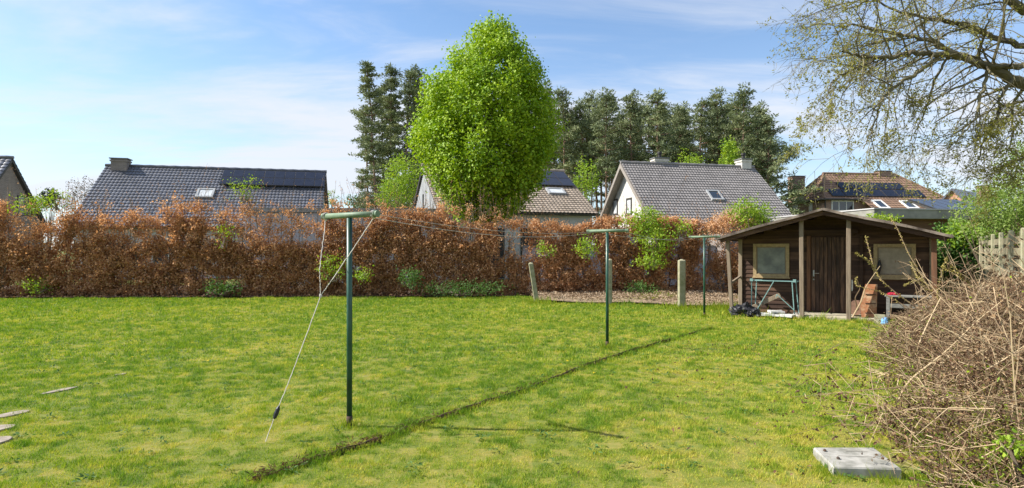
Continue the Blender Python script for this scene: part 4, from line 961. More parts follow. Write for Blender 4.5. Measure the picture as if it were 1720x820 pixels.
# ------------------------------------------------------------------ hedge
def hedge(name, lab, x0, x1, h_fn, dens_fn, n, thick=.85, origin_x=None):
    t = thing(name, lab, 'hedge', ((x0 + x1) / 2, float(hedge_y((x0 + x1) / 2)), 0))
    # twig centres
    k = 20; nc = n // k
    x = rng.uniform(x0, x1, nc * 4); z = rng.random(nc * 4) ** .95; yo = rng.uniform(-1, 1, nc * 4)
    hh = h_fn(x); z = .03 + z * (hh - .03)
    lump = (fbm(np.stack([x, z], 1), 1.5, 2, 40) - .5) * 2
    th = thick * (1 - .40 * (z / hh) ** 2) + lump * .42
    y = hedge_y(x) + yo * th * .5
    fine = vnoise(np.stack([x, z * 1.2], 1), 4.5, 61.0)
    keep = (rng.random(nc * 4) < dens_fn(x, z, hh)) & (fine > .26 + .22 * rng.random(nc * 4)); idx = np.nonzero(keep)[0][:nc]
    Cn = np.stack([x, y, z], 1)[idx]
    Sd = np.stack([rng.normal(size=len(Cn)) * .6, -.5 + rng.normal(size=len(Cn)) * .5, .5 + rng.normal(size=len(Cn)) * .4], 1); Sd /= np.linalg.norm(Sd, axis=1)[:, None]
    al = rng.uniform(-.20, .16, (len(Cn), k))
    P = (Cn[:, None] + Sd[:, None] * al[:, :, None] + rng.normal(size=(len(Cn), k, 3)) * .052).reshape(-1, 3); P[:, 2] = np.maximum(P[:, 2], .01)
    tw = rng.random(len(Cn)); r = np.clip(np.repeat(tw, k) * .6 + rng.random(len(P)) * .5 - .05, 0, 1)
    mb = MB(); leaves(mb, P, rng.uniform(.045, .10, len(P)), nrm=np.array([-.75, -.35, .35]), jitter=.75, aspect=.66, rnd=r)
    mb.build('foliage', m_beech, t)
    # stems and twigs
    mb = MB()
    for xx in np.arange(x0, x1, .33):
        xx = xx + rng.uniform(-.1, .1); H = float(h_fn(np.array([xx]))[0]); p = np.array([xx, float(hedge_y(xx)) + rng.uniform(-.15, .15), 0]); P_ = [p]
        for q in range(6): P_.append(P_[-1] + np.array([rng.normal() * .05, rng.normal() * .04, H / 6 * rng.uniform(.85, 1.05)]))
        mb.tube(P_, np.linspace(rng.uniform(.02, .035), .006, 7), 5, cap=False)
        for q in range(22):
            i_ = rng.integers(0, 6); s_ = P_[i_] + (P_[i_ + 1] - P_[i_]) * rng.random(); d_ = unit(np.array([rng.normal(), rng.normal() * .8, rng.uniform(.2, 1.2)])); l_ = rng.uniform(.25, .7)
            mb.tube([s_, s_ + d_ * l_ * .5 + [0, 0, .02], s_ + d_ * l_ + [0, 0, .08]], [.008, .005, .003], 3, cap=False)
    # bare shoots over the top
    lp = []
    for q in range(int((x1 - x0) * 14)):
        xx = rng.uniform(x0, x1); H = float(h_fn(np.array([xx]))[0]); l_ = abs(rng.normal()) * .38 + .1
        if rng.random() < .12: l_ += rng.uniform(.3, .9)
        p = np.array([xx, float(hedge_y(xx)) + rng.uniform(-.3, .3), H - .25]); d_ = unit(np.array([rng.normal() * .22, rng.normal() * .2, 1])); e_ = p + d_ * (l_ + .25)
        mid = (p + e_) / 2 + rng.normal(size=3) * .03
        mb.tube([p, mid, e_], [.007, .005, .003], 3, cap=False)
        for w_ in range(int(2 + l_ * 9)):
            tt = rng.random(); lp.append(p + (e_ - p) * tt + rng.normal(size=3) * .025)
            if rng.random() < .3: s_ = p + (e_ - p) * tt; mb.tube([s_, s_ + d_ * .1 + rng.normal(size=3) * .07], [.004, .002], 3, cap=False)
    mb.build('stems', m_twig, t)
    mb = MB(); leaves(mb, np.array(lp), rng.uniform(.03, .06, len(lp)), aspect=.5); mb.build('shoot_leaves', m_beech, t)
    return t
def hl(x):      # top of the hedge, left part
    return 3.38 + .40 * (fbm(np.stack([x, 0 * x], 1), .9, 4, 3) - .5) * 2 + .08 * np.sin(x * 1.9)
def dl(x, z, h):
    n_ = fbm(np.stack([x, z], 1), 1.4, 3, 77); top_ = np.clip((h - z) / 1.1, .10, 1) * np.where(z > h * .55, np.clip(.35 + (fbm(np.stack([x, 0 * x], 1), 1.1, 2, 23) - .38) * 4, .3, 1), 1)
    return np.clip(.50 + (n_ - .30) * 3.0, .25, 1) * top_ * np.where(z < .5, 2.2, 1)
hedge('beech_hedge', 'long beech hedge with brown winter leaves along the left of the lawn', -24, -.6, hl, dl, 340000)
def hm(x): return 2.85 + .25 * (fbm(np.stack([x, 0 * x], 1), .9, 3, 8) - .5) * 2 - .25 * np.exp(-((x - 2.2) / 1.2) ** 2)
def dm(x, z, h):
    n_ = fbm(np.stack([x, z], 1), 1.3, 3, 55); up_ = (z > 1.35)
    base = np.where(up_, np.clip((n_ - .40) * 4.5, .06, .9), np.clip(.35 + (n_ - .3) * 3, .2, 1))
    gap = np.exp(-((x - 7.25) / .30) ** 2) * .9
    return base * (1 - gap) * np.where(x > 4.2, 1.15, 1)
hedge('thin_beech_hedge', 'thinner beech hedge with gaps behind the wood chip bed, dense only at the bottom', -.6, 9.2, hm, dm, 115000)

def shrub(name, lab, c, r, n, mat, size, stemn=10, cat='shrub', group=None, spread=1.0, hollow=.4, twig=m_twig, h0=0.0, nrm=None, sigma=None):
    c = np.asarray(c, float); r = np.asarray(r, float)
    t = thing(name, lab, cat, (c[0], c[1], h0), group)
    nc = max(20, n // 8); D = rng.normal(size=(nc, 3)); D /= np.linalg.norm(D, axis=1)[:, None]
    rad = hollow + (1 - hollow) * rng.random(nc) ** .5; rad *= 1 + .45 * (fbm(D, 2.0, 2, c[0]) - .5) * 2
    Cn = c + D * rad[:, None] * r; Cn = Cn[Cn[:, 2] > h0 + .03]
    sg = (r.mean() * .13) if sigma is None else sigma
    P = np.repeat(Cn, 8, 0) + rng.normal(size=(len(Cn) * 8, 3)) * sg
    mb = MB(); leaves(mb, P, rng.uniform(.6, 1.3, len(P)) * size, nrm=nrm if nrm is not None else np.array([-.4, -.3, .4]), jitter=.9, aspect=.6); mb.build('foliage', mat, t)
    mb = MB()
    for k in range(stemn):
        b = np.array([c[0] + rng.normal() * r[0] * .15, c[1] + rng.normal() * r[1] * .15, h0]); e_ = Cn[rng.integers(len(Cn))]
        m_ = (b + e_) / 2 + rng.normal(size=3) * .06 + [0, 0, .05]; mb.tube([b, m_, e_], [.02 * spread, .012 * spread, .004], 4, cap=False)
    mb.build('stems', twig, t); return t
# green growth in and before the hedge
def hedge_shrub(px, py, rx, rz, n, lab, d=21.6, mat=None, size=.09, hollow=.3):
    c = at(px, py, d); shrub('green_shrub', lab, c, (rx, .45, rz), n, mat or m_green, size, stemn=6, group='green shrubs growing in the hedge', sigma=.10, hollow=hollow, h0=max(0.0, c[2] - rz * 1.1))
hedge_shrub(1085, 372, .75, .50, 1500, 'leafiest light green shrub in the hedge above the middle washing pole', d=21.7)
hedge_shrub(1100, 405, .65, .55, 1100, 'light green leaves hanging lower in the hedge between two washing poles', d=21.3)
hedge_shrub(1095, 440, .55, .18, 500, 'flat bright green spray low in the hedge right of the middle washing pole', d=21.1)
hedge_shrub(985, 418, .35, .32, 420, 'small yellow green shrub left of the middle washing pole', d=21.2)
hedge_shrub(915, 420, .3, .2, 160, 'few green leaves in the thin hedge above the leaning post', d=21.2)
hedge_shrub(1262, 360, .95, .55, 1700, 'yellow green shrub above the left end of the shed roof', d=22.0)
hedge_shrub(1210, 385, .7, .6, 800, 'reddish and green bush behind the left corner of the shed roof', d=21.8, mat=m_beech, size=.07)
hedge_shrub(1148, 384, .3, .3, 220, 'tiny green tuft in the hedge left of the farthest washing pole', d=21.5)
hedge_shrub(50, 345, .6, .35, 420, 'yellow green leaves on the hedge top at the far left', d=21.0, size=.08)
hedge_shrub(95, 335, .45, .35, 260, 'second clump of yellow green leaves on the hedge top at left', d=21.2, size=.08)
hedge_shrub(410, 318, .75, .45, 320, 'pale green leafy shoots above the hedge in front of the solar roof', d=21.6, size=.075, hollow=.1)
hedge_shrub(375, 395, .35, .4, 160, 'faint green leaves in the middle of the long hedge below the black roof', d=21.0, size=.08)
hedge_shrub(65, 480, .45, .22, 380, 'green bramble at the foot of the hedge at far left', d=20.9, mat=m_green, size=.07)
hedge_shrub(375, 484, .75, .22, 500, 'green bramble patch at the foot of the hedge left of the nearest pole', d=20.9, mat=m_ivy)
hedge_shrub(560, 450, .45, .45, 420, 'green leaves in the hedge just left of the nearest washing pole', d=21.0)
hedge_shrub(610, 462, .25, .2, 200, 'small green sprig in the hedge just right of the nearest washing pole', d=20.9)
hedge_shrub(690, 468, .4, .3, 500, 'dark green bramble at the hedge foot right of the nearest washing pole', d=20.9, mat=m_ivy)
hedge_shrub(775, 485, 1.6, .22, 1500, 'low dark ivy along the hedge foot below the bright tree', d=20.9, mat=m_ivy, size=.07)
hedge_shrub(1075, 485, .5, .2, 500, 'low dark green plant on the chip bed right of the middle pole', d=20.8, mat=m_ivy, size=.08)
# grass tufts in the bed
mb = MB()
for px, py, k in ((1095, 497, 260), (1120, 503, 300), (1080, 504, 160), (1150, 520, 130), (1215, 520, 300), (905, 510, 120), (1030, 514, 90), (1240, 527, 160), (587, 717, 70), (1020, 584, 70), (1183, 533, 60), (1145, 519, 80), (1385, 795, 60), (1400, 806, 60), (1490, 812, 90)):
    c = gnd(px, py); n = k; sg_ = .30 if k > 90 else .055; x = c[0] + rng.normal(size=n) * sg_; y = c[1] + rng.normal(size=n) * sg_; h = rng.uniform(.08, .28, n) * (1 if k > 90 else .42); la = rng.uniform(0, 2 * PI, n)
    V = np.stack([np.stack([x - .0006 * c[1], y, 0 * x], 1), np.stack([x + .0006 * c[1], y, 0 * x], 1), np.stack([x + np.cos(la) * h * .5, y + np.sin(la) * h * .5, h], 1)], 1).reshape(-1, 3); i = np.arange(n) * 3
    mb.add(V, T=np.stack([i, i + 1, i + 2], 1), rnd=rng.uniform(.3, .8, n))
tag(mb.build('tall_grass', m_blade), 'taller grass tufts around the concrete posts and chip bed', 'grass', kind='stuff')

# ------------------------------------------------------------------ bright green tree
dT = 26.0
prof_px = [(34, 833, 3), (48, 832, 18), (64, 829, 36), (82, 826, 56), (105, 823, 76), (135, 820, 96), (165, 818, 109), (200, 817, 117), (235, 818, 121), (265, 818, 120), (295, 817, 108), (320, 816, 88), (345, 816, 66), (362, 816, 40)]
pz = np.array([CAMZ - (p[0] - HOR) / F_PX * dT for p in prof_px])[::-1]; pc = np.array([(p[1] - 860) / F_PX * dT for p in prof_px])[::-1]; prr = np.array([p[2] / F_PX * dT for p in prof_px])[::-1]
tt = thing('leafy_tree', 'tall rounded bright green leafy tree standing behind the hedge', 'tree', (pc[0], dT, 0))
def tree_shell(n, power):
    z = rng.uniform(pz[0], pz[-1], n * 3); R_ = np.interp(z, pz, prr); keep = rng.random(n * 3) < (R_ / prr.max()) ** power + .03; z = z[keep][:n]; R_ = R_[keep][:n]
    return z, R_, np.interp(z, pz, pc), rng.uniform(0, 2 * PI, len(z))
z, R_, cx, th = tree_shell(1120, 1.2); R_ = R_ * .895        # sprays: each a short leafy branch end
rad = R_ * np.where(rng.random(len(z)) < .22, rng.uniform(.35, .8, len(z)), rng.uniform(.82, 1.07, len(z)))
lump = fbm(np.stack([np.cos(th) * 1.6, np.sin(th) * 1.6, z * .6], 1), 1.0, 2, 12); rad = rad * (.74 + .50 * lump)
Sc = np.stack([cx + np.cos(th) * rad, dT + np.sin(th) * rad, z], 1)
Sd = np.stack([np.cos(th) * .8, np.sin(th) * .8, .55 + 0 * th], 1) + rng.normal(size=(len(z), 3)) * .3; Sd /= np.linalg.norm(Sd, axis=1)[:, None]
k = 80; m_n = len(Sc); al = rng.uniform(-.55, .28, (m_n, k))
P = (Sc[:, None] + Sd[:, None] * al[:, :, None] + rng.normal(size=(m_n, k, 3)) * (.16 * (1.25 - np.abs(al[:, :, None] + .1)))).reshape(-1, 3)
mb = MB(); rs = np.repeat(rng.random(m_n), k)
leaves(mb, P, rng.uniform(.075, .155, len(P)), nrm=np.repeat(Sd, k, 0) * .7 + [-.15, -.1, .35], jitter=.75, aspect=.8, rnd=np.clip(rs * .45 + rng.random(len(P)) * .55, 0, 1))
mb.build('crown', m_lime, tt)
mb = MB(); mb.tube([(pc[0], dT, -.1), (pc[0] + .05, dT, 2), (pc[0], dT, 4.5), (pc[0] + .1, dT, 8), (pc[0] + .3, dT, 10.8)], [.22, .19, .15, .08, .02], 10); tr_ = mb.build('trunk', m_bark, tt)
mb = MB()
for q in range(80):
    z0 = rng.uniform(2.6, 9.5); a_ = rng.uniform(0, 2 * PI); z1 = min(z0 + rng.uniform(.8, 2.2), pz[-1] - .5); R1 = np.interp(z1, pz, prr) * .85; c1 = np.interp(z1, pz, pc)
    s_ = np.array([pc[0] + .05, dT, z0]); e_ = np.array([c1 + math.cos(a_) * R1, dT + math.sin(a_) * R1, z1]); m_ = (s_ + e_) / 2 + [0, 0, .15]
    mb.tube([s_, m_, e_], [.05, .03, .01], 5, cap=False)
mb.build('limbs', m_bark, tr_)

# ------------------------------------------------------------------ pines
def make_pine(kind, H, loc, lab, group):
    t = thing('pine_tree', lab, 'pine tree', loc, group); loc = np.asarray(loc, float)
    lean = rng.normal(size=2) * .5; r0 = .17
    zs = np.linspace(0, H, 9); tp = np.stack([loc[0] + lean[0] * (zs / H) ** 2 + rng.normal(size=9) * .05, loc[1] + lean[1] * (zs / H) ** 2, zs], 1)
    mb = MB(); mb.tube(tp, np.linspace(r0, .03, 9), 7)
    br = mb; cr = MB(); cl = []
    z0 = {'tall': .30, 'crown': .52, 'wide': .15}[kind]; z = z0 * H; k = 0
    while z < H * .985:
        f = (z / H - z0) / (1 - z0)
        if kind == 'tall': Lb = 2.0 * (1 - f * .55) * rng.uniform(.5, 1.25)
        elif kind == 'crown': Lb = 1.9 * (math.sin(PI * min(1, .30 + f * .66)) ** .9) * rng.uniform(.55, 1.2)
        else: Lb = 4.7 * (1 - f * .85) ** .8 * rng.uniform(.55, 1.2)
        for q in range(rng.integers(2, 5) + (f > .6)):
            a_ = rng.uniform(0, 2 * PI); s_ = np.array([np.interp(z, zs, tp[:, 0]), np.interp(z, zs, tp[:, 1]), z])
            l_ = Lb * rng.uniform(.6, 1.15); up_ = rng.uniform(-.05, .30) + .35 * f; d_ = np.array([math.cos(a_), math.sin(a_), up_])
            e_ = s_ + d_ * l_; m_ = s_ + d_ * l_ * .55 - [0, 0, .08 * l_]
            br.tube([s_, m_, e_], [.045, .03, .012], 4, cap=False)
            for w_ in range(max(2, int(l_ * 2.6))):
                tq = rng.uniform(.32, 1.05) if kind != 'wide' else rng.uniform(.25, 1.05)
                cl.append((s_ + d_ * l_ * tq + rng.normal(size=3) * [.22, .22, .10] * (1 + l_ * .15), rng.uniform(.22, .48)))
        z += rng.uniform(.42, .82) * (1.15 if kind == 'tall' else 1) * .85
    for q in range(6): cl.append((tp[-1] + rng.normal(size=3) * [.3, .3, .3], .4))
    for q in range(int(H * z0 / 1.3)):       # dead stubs
        zz_ = rng.uniform(.2 * H, z0 * H) if z0 > .2 else rng.uniform(.05 * H, .2 * H); a_ = rng.uniform(0, 2 * PI); s_ = np.array([np.interp(zz_, zs, tp[:, 0]), np.interp(zz_, zs, tp[:, 1]), zz_])
        br.tube([s_, s_ + np.array([math.cos(a_), math.sin(a_), rng.uniform(-.3, .2)]) * rng.uniform(.4, 1.3)], [.03, .01], 3, cap=False)
    br.build('trunk', m_pinebark, t)
    cc = np.array([c[0] for c in cl]); cs = np.array([c[1] for c in cl]); m_ = 38 if kind == 'tall' else 28
    D = rng.normal(size=(len(cc) * m_, 3)) * [1, 1, .38]; P = np.repeat(cc, m_, 0) + D * np.repeat(cs, m_)[:, None] * .46
    Dn = D / np.linalg.norm(D, axis=1)[:, None] + [0, 0, .5]
    rn = np.clip(np.repeat(rng.random(len(cc)), m_) * .7 + rng.random(len(P)) * .3, 0, 1)
    leaves(cr, P, rng.uniform(.18, .42, len(P)), nrm=np.array([-.3, -.2, .8]), jitter=.8, aspect=.34, dirs=Dn, rnd=rn)
    cr.build('crown', m_pine, t)
    return t
GP = 'pines of the wood behind the houses'
# prototypes, placed where the first of each kind stands
def pine_at(px, pytop, d): 
    p = at(px, pytop + 11, d); return (p[0], p[1], 0.0), p[2]
specs = []   # px, top y, depth, kind, label
left = [(632, 104, 62, 'tall', 'leftmost tall pine, standing clear at the left of the bright tree'), (655, 108, 66, 'tall', 'second tall pine from the left in the left clump'),
        (678, 106, 61, 'tall', 'third tall pine from the left, darkest of the left clump'), (618, 175, 68, 'tall', 'shorter pine behind the leftmost tall pine'),
        (668, 150, 70, 'tall', None), (645, 140, 71, 'tall', None), (694, 128, 64, 'tall', 'pine just touching the left side of the bright tree'), (715, 110, 66, 'tall', 'pine whose tip shows over the left shoulder of the bright tree'),
        (735, 118, 70, 'tall', None), (700, 160, 70, 'tall', None)]
ords = ['first', 'second', 'third', 'fourth', 'fifth', 'sixth', 'seventh', 'eighth', 'ninth', 'tenth', 'eleventh', 'twelfth', 'thirteenth']
front = [(918, 138, 62), (948, 140, 60), (985, 168, 62), (1018, 146, 58), (1060, 152, 61), (1104, 150, 58), (1140, 172, 61), (1172, 160, 59), (1210, 150, 60), (1245, 142, 57), (1272, 170, 60)]
for k, (x, y, d) in enumerate(front): specs.append((x, y, d, 'crown', 'front row pine of the right wood, %s from the bright tree rightwards' % ords[k]))
specs.append((1290, 190, 56, 'wide', 'rightmost pine of the wood, drooping branches down to the white house roof'))
for x in np.arange(905, 1290, 16): specs.append((x + rng.uniform(-7, 7), rng.uniform(150, 196), rng.uniform(64, 74), 'crown', None))
for x in np.arange(900, 1290, 42): specs.append((x + rng.uniform(-9, 9), rng.uniform(170, 220), rng.uniform(75, 84), 'tall', None))
protos = {}
rear = 'pine in the crowded rear rows of the wood, trunk partly hidden'
for (x, y, d, kind, lab) in left + specs:
    loc, H = pine_at(x, y, d); lab = lab or rear
    L_ = protos.setdefault(kind, [])
    if len(L_) < {'tall': 4, 'crown': 6, 'wide': 1}[kind]:
        L_.append((make_pine(kind, H, loc, lab, GP), H))
    else:
        src, H0 = L_[rng.integers(len(L_))]; s_ = H / H0; dup(src, loc, rng.uniform(0, 2 * PI), (s_ * rng.uniform(.9, 1.1), s_ * rng.uniform(.9, 1.1), s_), lab, GP)

# background broadleaves
def btree(name, lab, px, pyt, pyb, wpx, d, mat, size, n, cat='tree', group=None, nrm=None):
    T_ = at(px, pyt, d); B_ = at(px, pyb, d); c = (T_ + B_) / 2; rz = (T_[2] - B_[2]) / 2
    return shrub(name, lab, c, (wpx / 2 / F_PX * d, wpx / 2 / F_PX * d, rz), n, mat, size, stemn=14, cat=cat, spread=3.0, hollow=.2, twig=m_bark, group=group)
btree('young_birch', 'yellow green young tree between the left pines and the bright tree', 680, 262, 350, 70, 48, m_green, .17, 3600)
btree('young_birch', 'sparse yellow green tree left of the young tree by the left pines', 655, 300, 360, 44, 46, m_green, .15, 1100)
btree('young_birch', 'bright yellow green treetop rising behind the white house ridge', 1226, 232, 300, 34, 50, m_green, .2, 1500)
btree('young_birch', 'low yellow green treetop behind the white house left of its right chimney', 1160, 255, 300, 56, 52, m_green, .17, 900)
btree('young_birch', 'light green tree between the tan roof and the white gable', 985, 262, 340, 44, 50, m_green, .17, 1100)
btree('distant_conifer', 'small dark conifer on the horizon right of the left brick house', 82, 318, 350, 24, 70, m_needle_d, .3, 700, cat='conifer')
btree('distant_tree', 'low round green tree left of the long black roof', 62, 330, 350, 24, 60, m_green, .2, 500)
btree('distant_tree', 'pale budding tree at the left end of the long black roof', 140, 296, 345, 46, 46, m_buds, .12, 700)
btree('distant_tree', 'small pale green tree right of the long black roof', 557, 318, 350, 20, 45, m_green, .13, 260)
btree('distant_tree', 'dark low tree on the horizon right of the long black roof', 600, 330, 352, 36, 75, m_ivy, .3, 500)
btree('distant_tree', 'bare brown tree low on the horizon beyond the hedge', 115, 322, 350, 36, 60, m_buds, .14, 300)

# ------------------------------------------------------------------ fence at the right
f0 = np.array([12.05, 15.3]); f1 = f0 - G * 9.0; 
fe = thing('plank_fence', 'concrete post and plank fence along the right side of the garden', 'fence', (f0[0], f0[1], 0))
fH = 2.02; nseg = 6; segL = 9.0 / nseg
g3l = np.array([G[0], G[1], 0.0]); gp3 = np.array([Gp[0], Gp[1], 0.0])
for k in range(nseg + 1):
    p = np.array([*(f0 - G * segL * k), 0.0]); mb = MB(); mb.bevbar(p, p + [0, 0, fH - .01], .075, .075, up=g3l, bev=.015)
    
    mb.build('fence_post', m_concpost, fe)
for k in range(nseg):
    a_ = np.array([*(f0 - G * (segL * k + .06)), 0.0]); b_ = np.array([*(f0 - G * (segL * (k + 1) - .06)), 0.0]); mb = MB()
    zz_ = .05; r = 0
    while zz_ < fH - .12:
        off = gp3 * (.022 if r % 2 else -.012); mb.bar(a_ + off + [0, 0, zz_ + .075], b_ + off + [0, 0, zz_ + .075 + rng.normal() * .004], .022, .120); zz_ += .19; r += 1
    for q in (.5,): c = a_ + (b_ - a_) * q; mb.bar(c + gp3 * .045 + [0, 0, .03], c + gp3 * .045 + [0, 0, fH - .04], .05, .03, up=gp3)
    mb.build('plank_panel', m_fencewood, fe)

# shrubs at the right
shrub('dark_bush', 'dense dark green bush between the shed and the plank fence', at(1610, 432, 16.8), (.85, .8, .95), 5200, m_ivy, .11, group=None, hollow=.3)
shrub('dark_bush', 'bright green leafy shoots on top of the dark bush beside the shed', at(1618, 395, 16.4), (.5, .5, .38), 1100, m_green, .10, hollow=.2)
shrub('light_green_tree', 'light green feathery tree above the plank fence at the right edge', at(1695, 350, 14.0), (.95, 1.0, .75), 7000, m_shrub_r, .065, cat='tree', hollow=.15, stemn=22)
shrub('light_green_tree', 'upper light green foliage at the right edge under the bare branches', at(1728, 285, 14.5), (.55, .8, .9), 2600, m_shrub_r, .065, cat='tree', hollow=.15, stemn=12)
shrub('roof_moss_plant', 'small green plants growing over the right shed roof edge', S(3.3, .9, 2.52), (.45, .4, .08), 420, m_green, .06, stemn=3, cat='plant', h0=2.2)
shrub('hanging_plant', 'green creeper hanging before the flat roof right of the shed', at(1601, 385, 17.0), (.12, .12, .5), 240, m_shrub_r, .07, stemn=5, cat='creeper', hollow=0)
shrub('leafy_sapling', 'leafy green sapling at the bottom right corner of the brush heap', at(1712, 775, 4.25), (.16, .2, .2), 230, m_green, .055, stemn=5, cat='sapling', hollow=.1)

# ------------------------------------------------------------------ brush heap
bp_ = thing('brush_heap', 'big tangled heap of dry brown branches in the lower right corner', 'brush heap', (*((PILE_A + PILE_B) / 2), 0))
ax = unit(PILE_B - PILE_A); pp = np.array([ax[1], -ax[0]]); LP = np.linalg.norm(PILE_B - PILE_A)
def heap_h(s, q):      # s along 0..1, q across -1..1
    e = np.clip(1 - (np.abs(s - .5) * 2) ** 6, 0, 1); return (1.38 - .30 * s) * np.clip(1 - q * q * .95, 0, 1) ** .7 * e
def heap_pt(n, lo=0.0, hi=1.0):
    s = rng.uniform(-.03, 1.0, n); q = rng.uniform(-1, 1, n); W = (1.85 - .30 * s) * (.74 + .52 * vnoise(np.stack([s * 9, np.sign(q)], 1), 1.0, 4.0)); b = PILE_A + ax * (s * LP)[:, None] + pp * (q * W)[:, None]
    lump = .75 + .5 * fbm(b, 1.3, 3, 6); h = heap_h(s, q) * lump; z = h * (lo + (hi - lo) * rng.random(n) ** .6)
    return np.stack([b[:, 0], b[:, 1], np.maximum(z, .02)], 1), q
mb = MB()
P, q = heap_pt(9500, .1, .98)
for i in range(len(P)):
    p = P[i]; l_ = rng.uniform(.10, .42); d_ = rng.normal(size=3) * [1, 1, .55] + [pp[0] * q[i] * .5, pp[1] * q[i] * .5, .35]; d_ = unit(d_)
    m_ = p + d_ * l_ * .5 + rng.normal(size=3) * .03; e_ = p + d_ * l_ + rng.normal(size=3) * .04; r = rng.uniform(.0018, .0050)
    mb.tube([p, m_, e_], [r, r * .8, r * .4], 3, cap=False)
P, q = heap_pt(330, .2, .95); kq = q > -.25; P = P[kq]; q = q[kq]
for i in range(len(P)):
    p = P[i]; l_ = rng.uniform(.4, 1.0); d_ = unit(rng.normal(size=3) * [1, 1, .5] + [-.1, 0, .3]); r = rng.uniform(.006, .013); Q_ = [p]
    for k in range(5): d_ = unit(d_ + rng.normal(size=3) * .15); Q_.append(Q_[-1] + d_ * l_ / 5)
    Q_ = np.array(Q_); Q_[:, 2] = np.maximum(Q_[:, 2], .02); mb.tube(Q_, np.linspace(r, r * .4, 6), 5, cap=False)
tw_ = mb
mb = MB(); P, q = heap_pt(170000, .0, 1.0); P = P + rng.normal(size=P.shape) * .03
cl = fbm(P, 3.0, 2, 5) > .44; P = P[cl]; P[:, 2] = np.maximum(P[:, 2], .01)
leaves(mb, P, rng.uniform(.014, .044, len(P)), nrm=np.array([-.3, -.3, .3]), jitter=1, aspect=.5); mb.build('dead_leaves', m_dryleaf, bp_)
mb = MB(); P, q = heap_pt(2600, .5, 1.0); P = P[fbm(P, 1.5, 2, 15) > .56]
leaves(mb, P, rng.uniform(.03, .05, len(P)), nrm=np.array([-.3, -.3, .5]), jitter=.9, aspect=.5); mb.build('green_leaves', m_green, bp_)
# upright and protruding shoots
mb = tw_; lp = []
for k in range(190):
    s = rng.uniform(.05, 1); q = rng.uniform(-.9, .5); b = PILE_A + ax * s * LP + pp * q * 1.3; z0 = float(heap_h(s, q)) * .7; p = np.array([b[0], b[1], z0])
    l_ = rng.uniform(.35, .8) if rng.random() < .7 else rng.uniform(.8, 1.25); d_ = unit(rng.normal(size=3) * [.5, .5, .1] + [-.1, 0, .9]); Q_ = [p]
    for i in range(4): d_ = unit(d_ + rng.normal(size=3) * .12); Q_.append(Q_[-1] + d_ * l_ / 4); lp += [Q_[-1] + rng.normal(size=3) * .03 for _ in range(5)]
    mb.tube(Q_, np.linspace(.008, .003, 5), 4, cap=False)
    for i in range(4):
        s_ = Q_[rng.integers(1, 5)]; mb.tube([s_, s_ + unit(rng.normal(size=3) + [0, 0, .6]) * rng.uniform(.1, .3)], [.004, .002], 3, cap=False)
mb = MB(); leaves(mb, np.array(lp), rng.uniform(.02, .05, len(lp)), aspect=.5); mb.build('shoot_leaves', m_dryleaf, bp_)
# low twigs reaching over the lawn on the left of the heap
mb = tw_; lp = []
for px, py in ((1405, 690), (1395, 715), (1430, 660), (1445, 600), (1420, 740), (1450, 700), (1440, 570), (1470, 770), (1460, 630), (1470, 540), (1500, 790), (1425, 700)):
    e_ = gnd(px, py + 20); e_[2] = rng.uniform(.06, .25); b = e_ + np.array([pp[0] * .55 + ax[0] * rng.normal() * .4, pp[1] * .55 + ax[1] * rng.normal() * .4, .22])
    for w_ in range(4):
        s_ = b + rng.normal(size=3) * [.3, .3, .1]; t_ = s_ + (e_ - s_) * rng.uniform(.4, 1) + rng.normal(size=3) * [.25, .25, .1]; t_[2] = max(.02, t_[2]); m_ = (s_ + t_) / 2 + rng.normal(size=3) * .06 + [0, 0, .05]
        mb.tube([s_, m_, t_], [.004, .003, .0015], 4, cap=False)
        for i in range(14):
            u_ = rng.random(); c = (s_ + (t_ - s_) * u_) + rng.normal(size=3) * .05; lp.append(c)
            if i < 4: mb.tube([s_ + (t_ - s_) * u_ + [0, 0, .03], c + rng.normal(size=3) * .08], [.003, .0015], 3, cap=False)
tw_.build('twigs', m_drytwig, bp_)
lp = np.array(lp); lp[:, 2] = np.maximum(lp[:, 2], .02); lp = np.repeat(lp, 2, 0) + rng.normal(size=(len(lp) * 2, 3)) * .025; mb = MB(); leaves(mb, lp, rng.uniform(.02, .05, len(lp)), aspect=.5); mb.build('reaching_leaves', m_dryleaf, bp_)
# long arching shoots with catkins
def shoot(pxs, d0, d1, r, lab, catk=True, mat=None):
    n = len(pxs); P = [at(x, y, d0 + (d1 - d0) * k / (n - 1)) for k, (x, y) in enumerate(pxs)]
    P = np.array(P); tq = np.linspace(0, n - 1, n * 4); P = np.stack([np.interp(tq, range(n), P[:, i]) for i in range(3)], 1); P[1:-1] = (P[:-2] + P[1:-1] * 2 + P[2:]) / 4
    t = thing('arching_branch', lab, 'branch', P[0], 'long arching branches rising from the brush heap')
    mb = MB(); mb.tube(P, np.linspace(r, r * .35, len(P)), 6); mb.build('stem', mat or m_drytwig, t)
    if catk:
        s_ = MB(); k = rng.uniform(.25, 1, 150) * (len(P) - 1.01); i = k.astype(int); Q_ = P[i] + (P[i + 1] - P[i]) * (k - i)[:, None]; dd_ = (P[i + 1] - P[i]); dd_ /= np.linalg.norm(dd_, axis=1)[:, None]
        leaves(s_, Q_ + rng.normal(size=Q_.shape) * .006, rng.uniform(.018, .042, 150), dirs=dd_ * .7 + np.array([0, 0, -.3]) + rng.normal(size=Q_.shape) * .4, aspect=.45); s_.build('catkins', m_catkin, t)
    return t
shoot([(1575, 545), (1545, 520), (1512, 498), (1480, 471), (1467, 447), (1460, 420), (1454, 398)], 10.0, 10.6, .012, 'long arching branch that ends left of the right shed window')
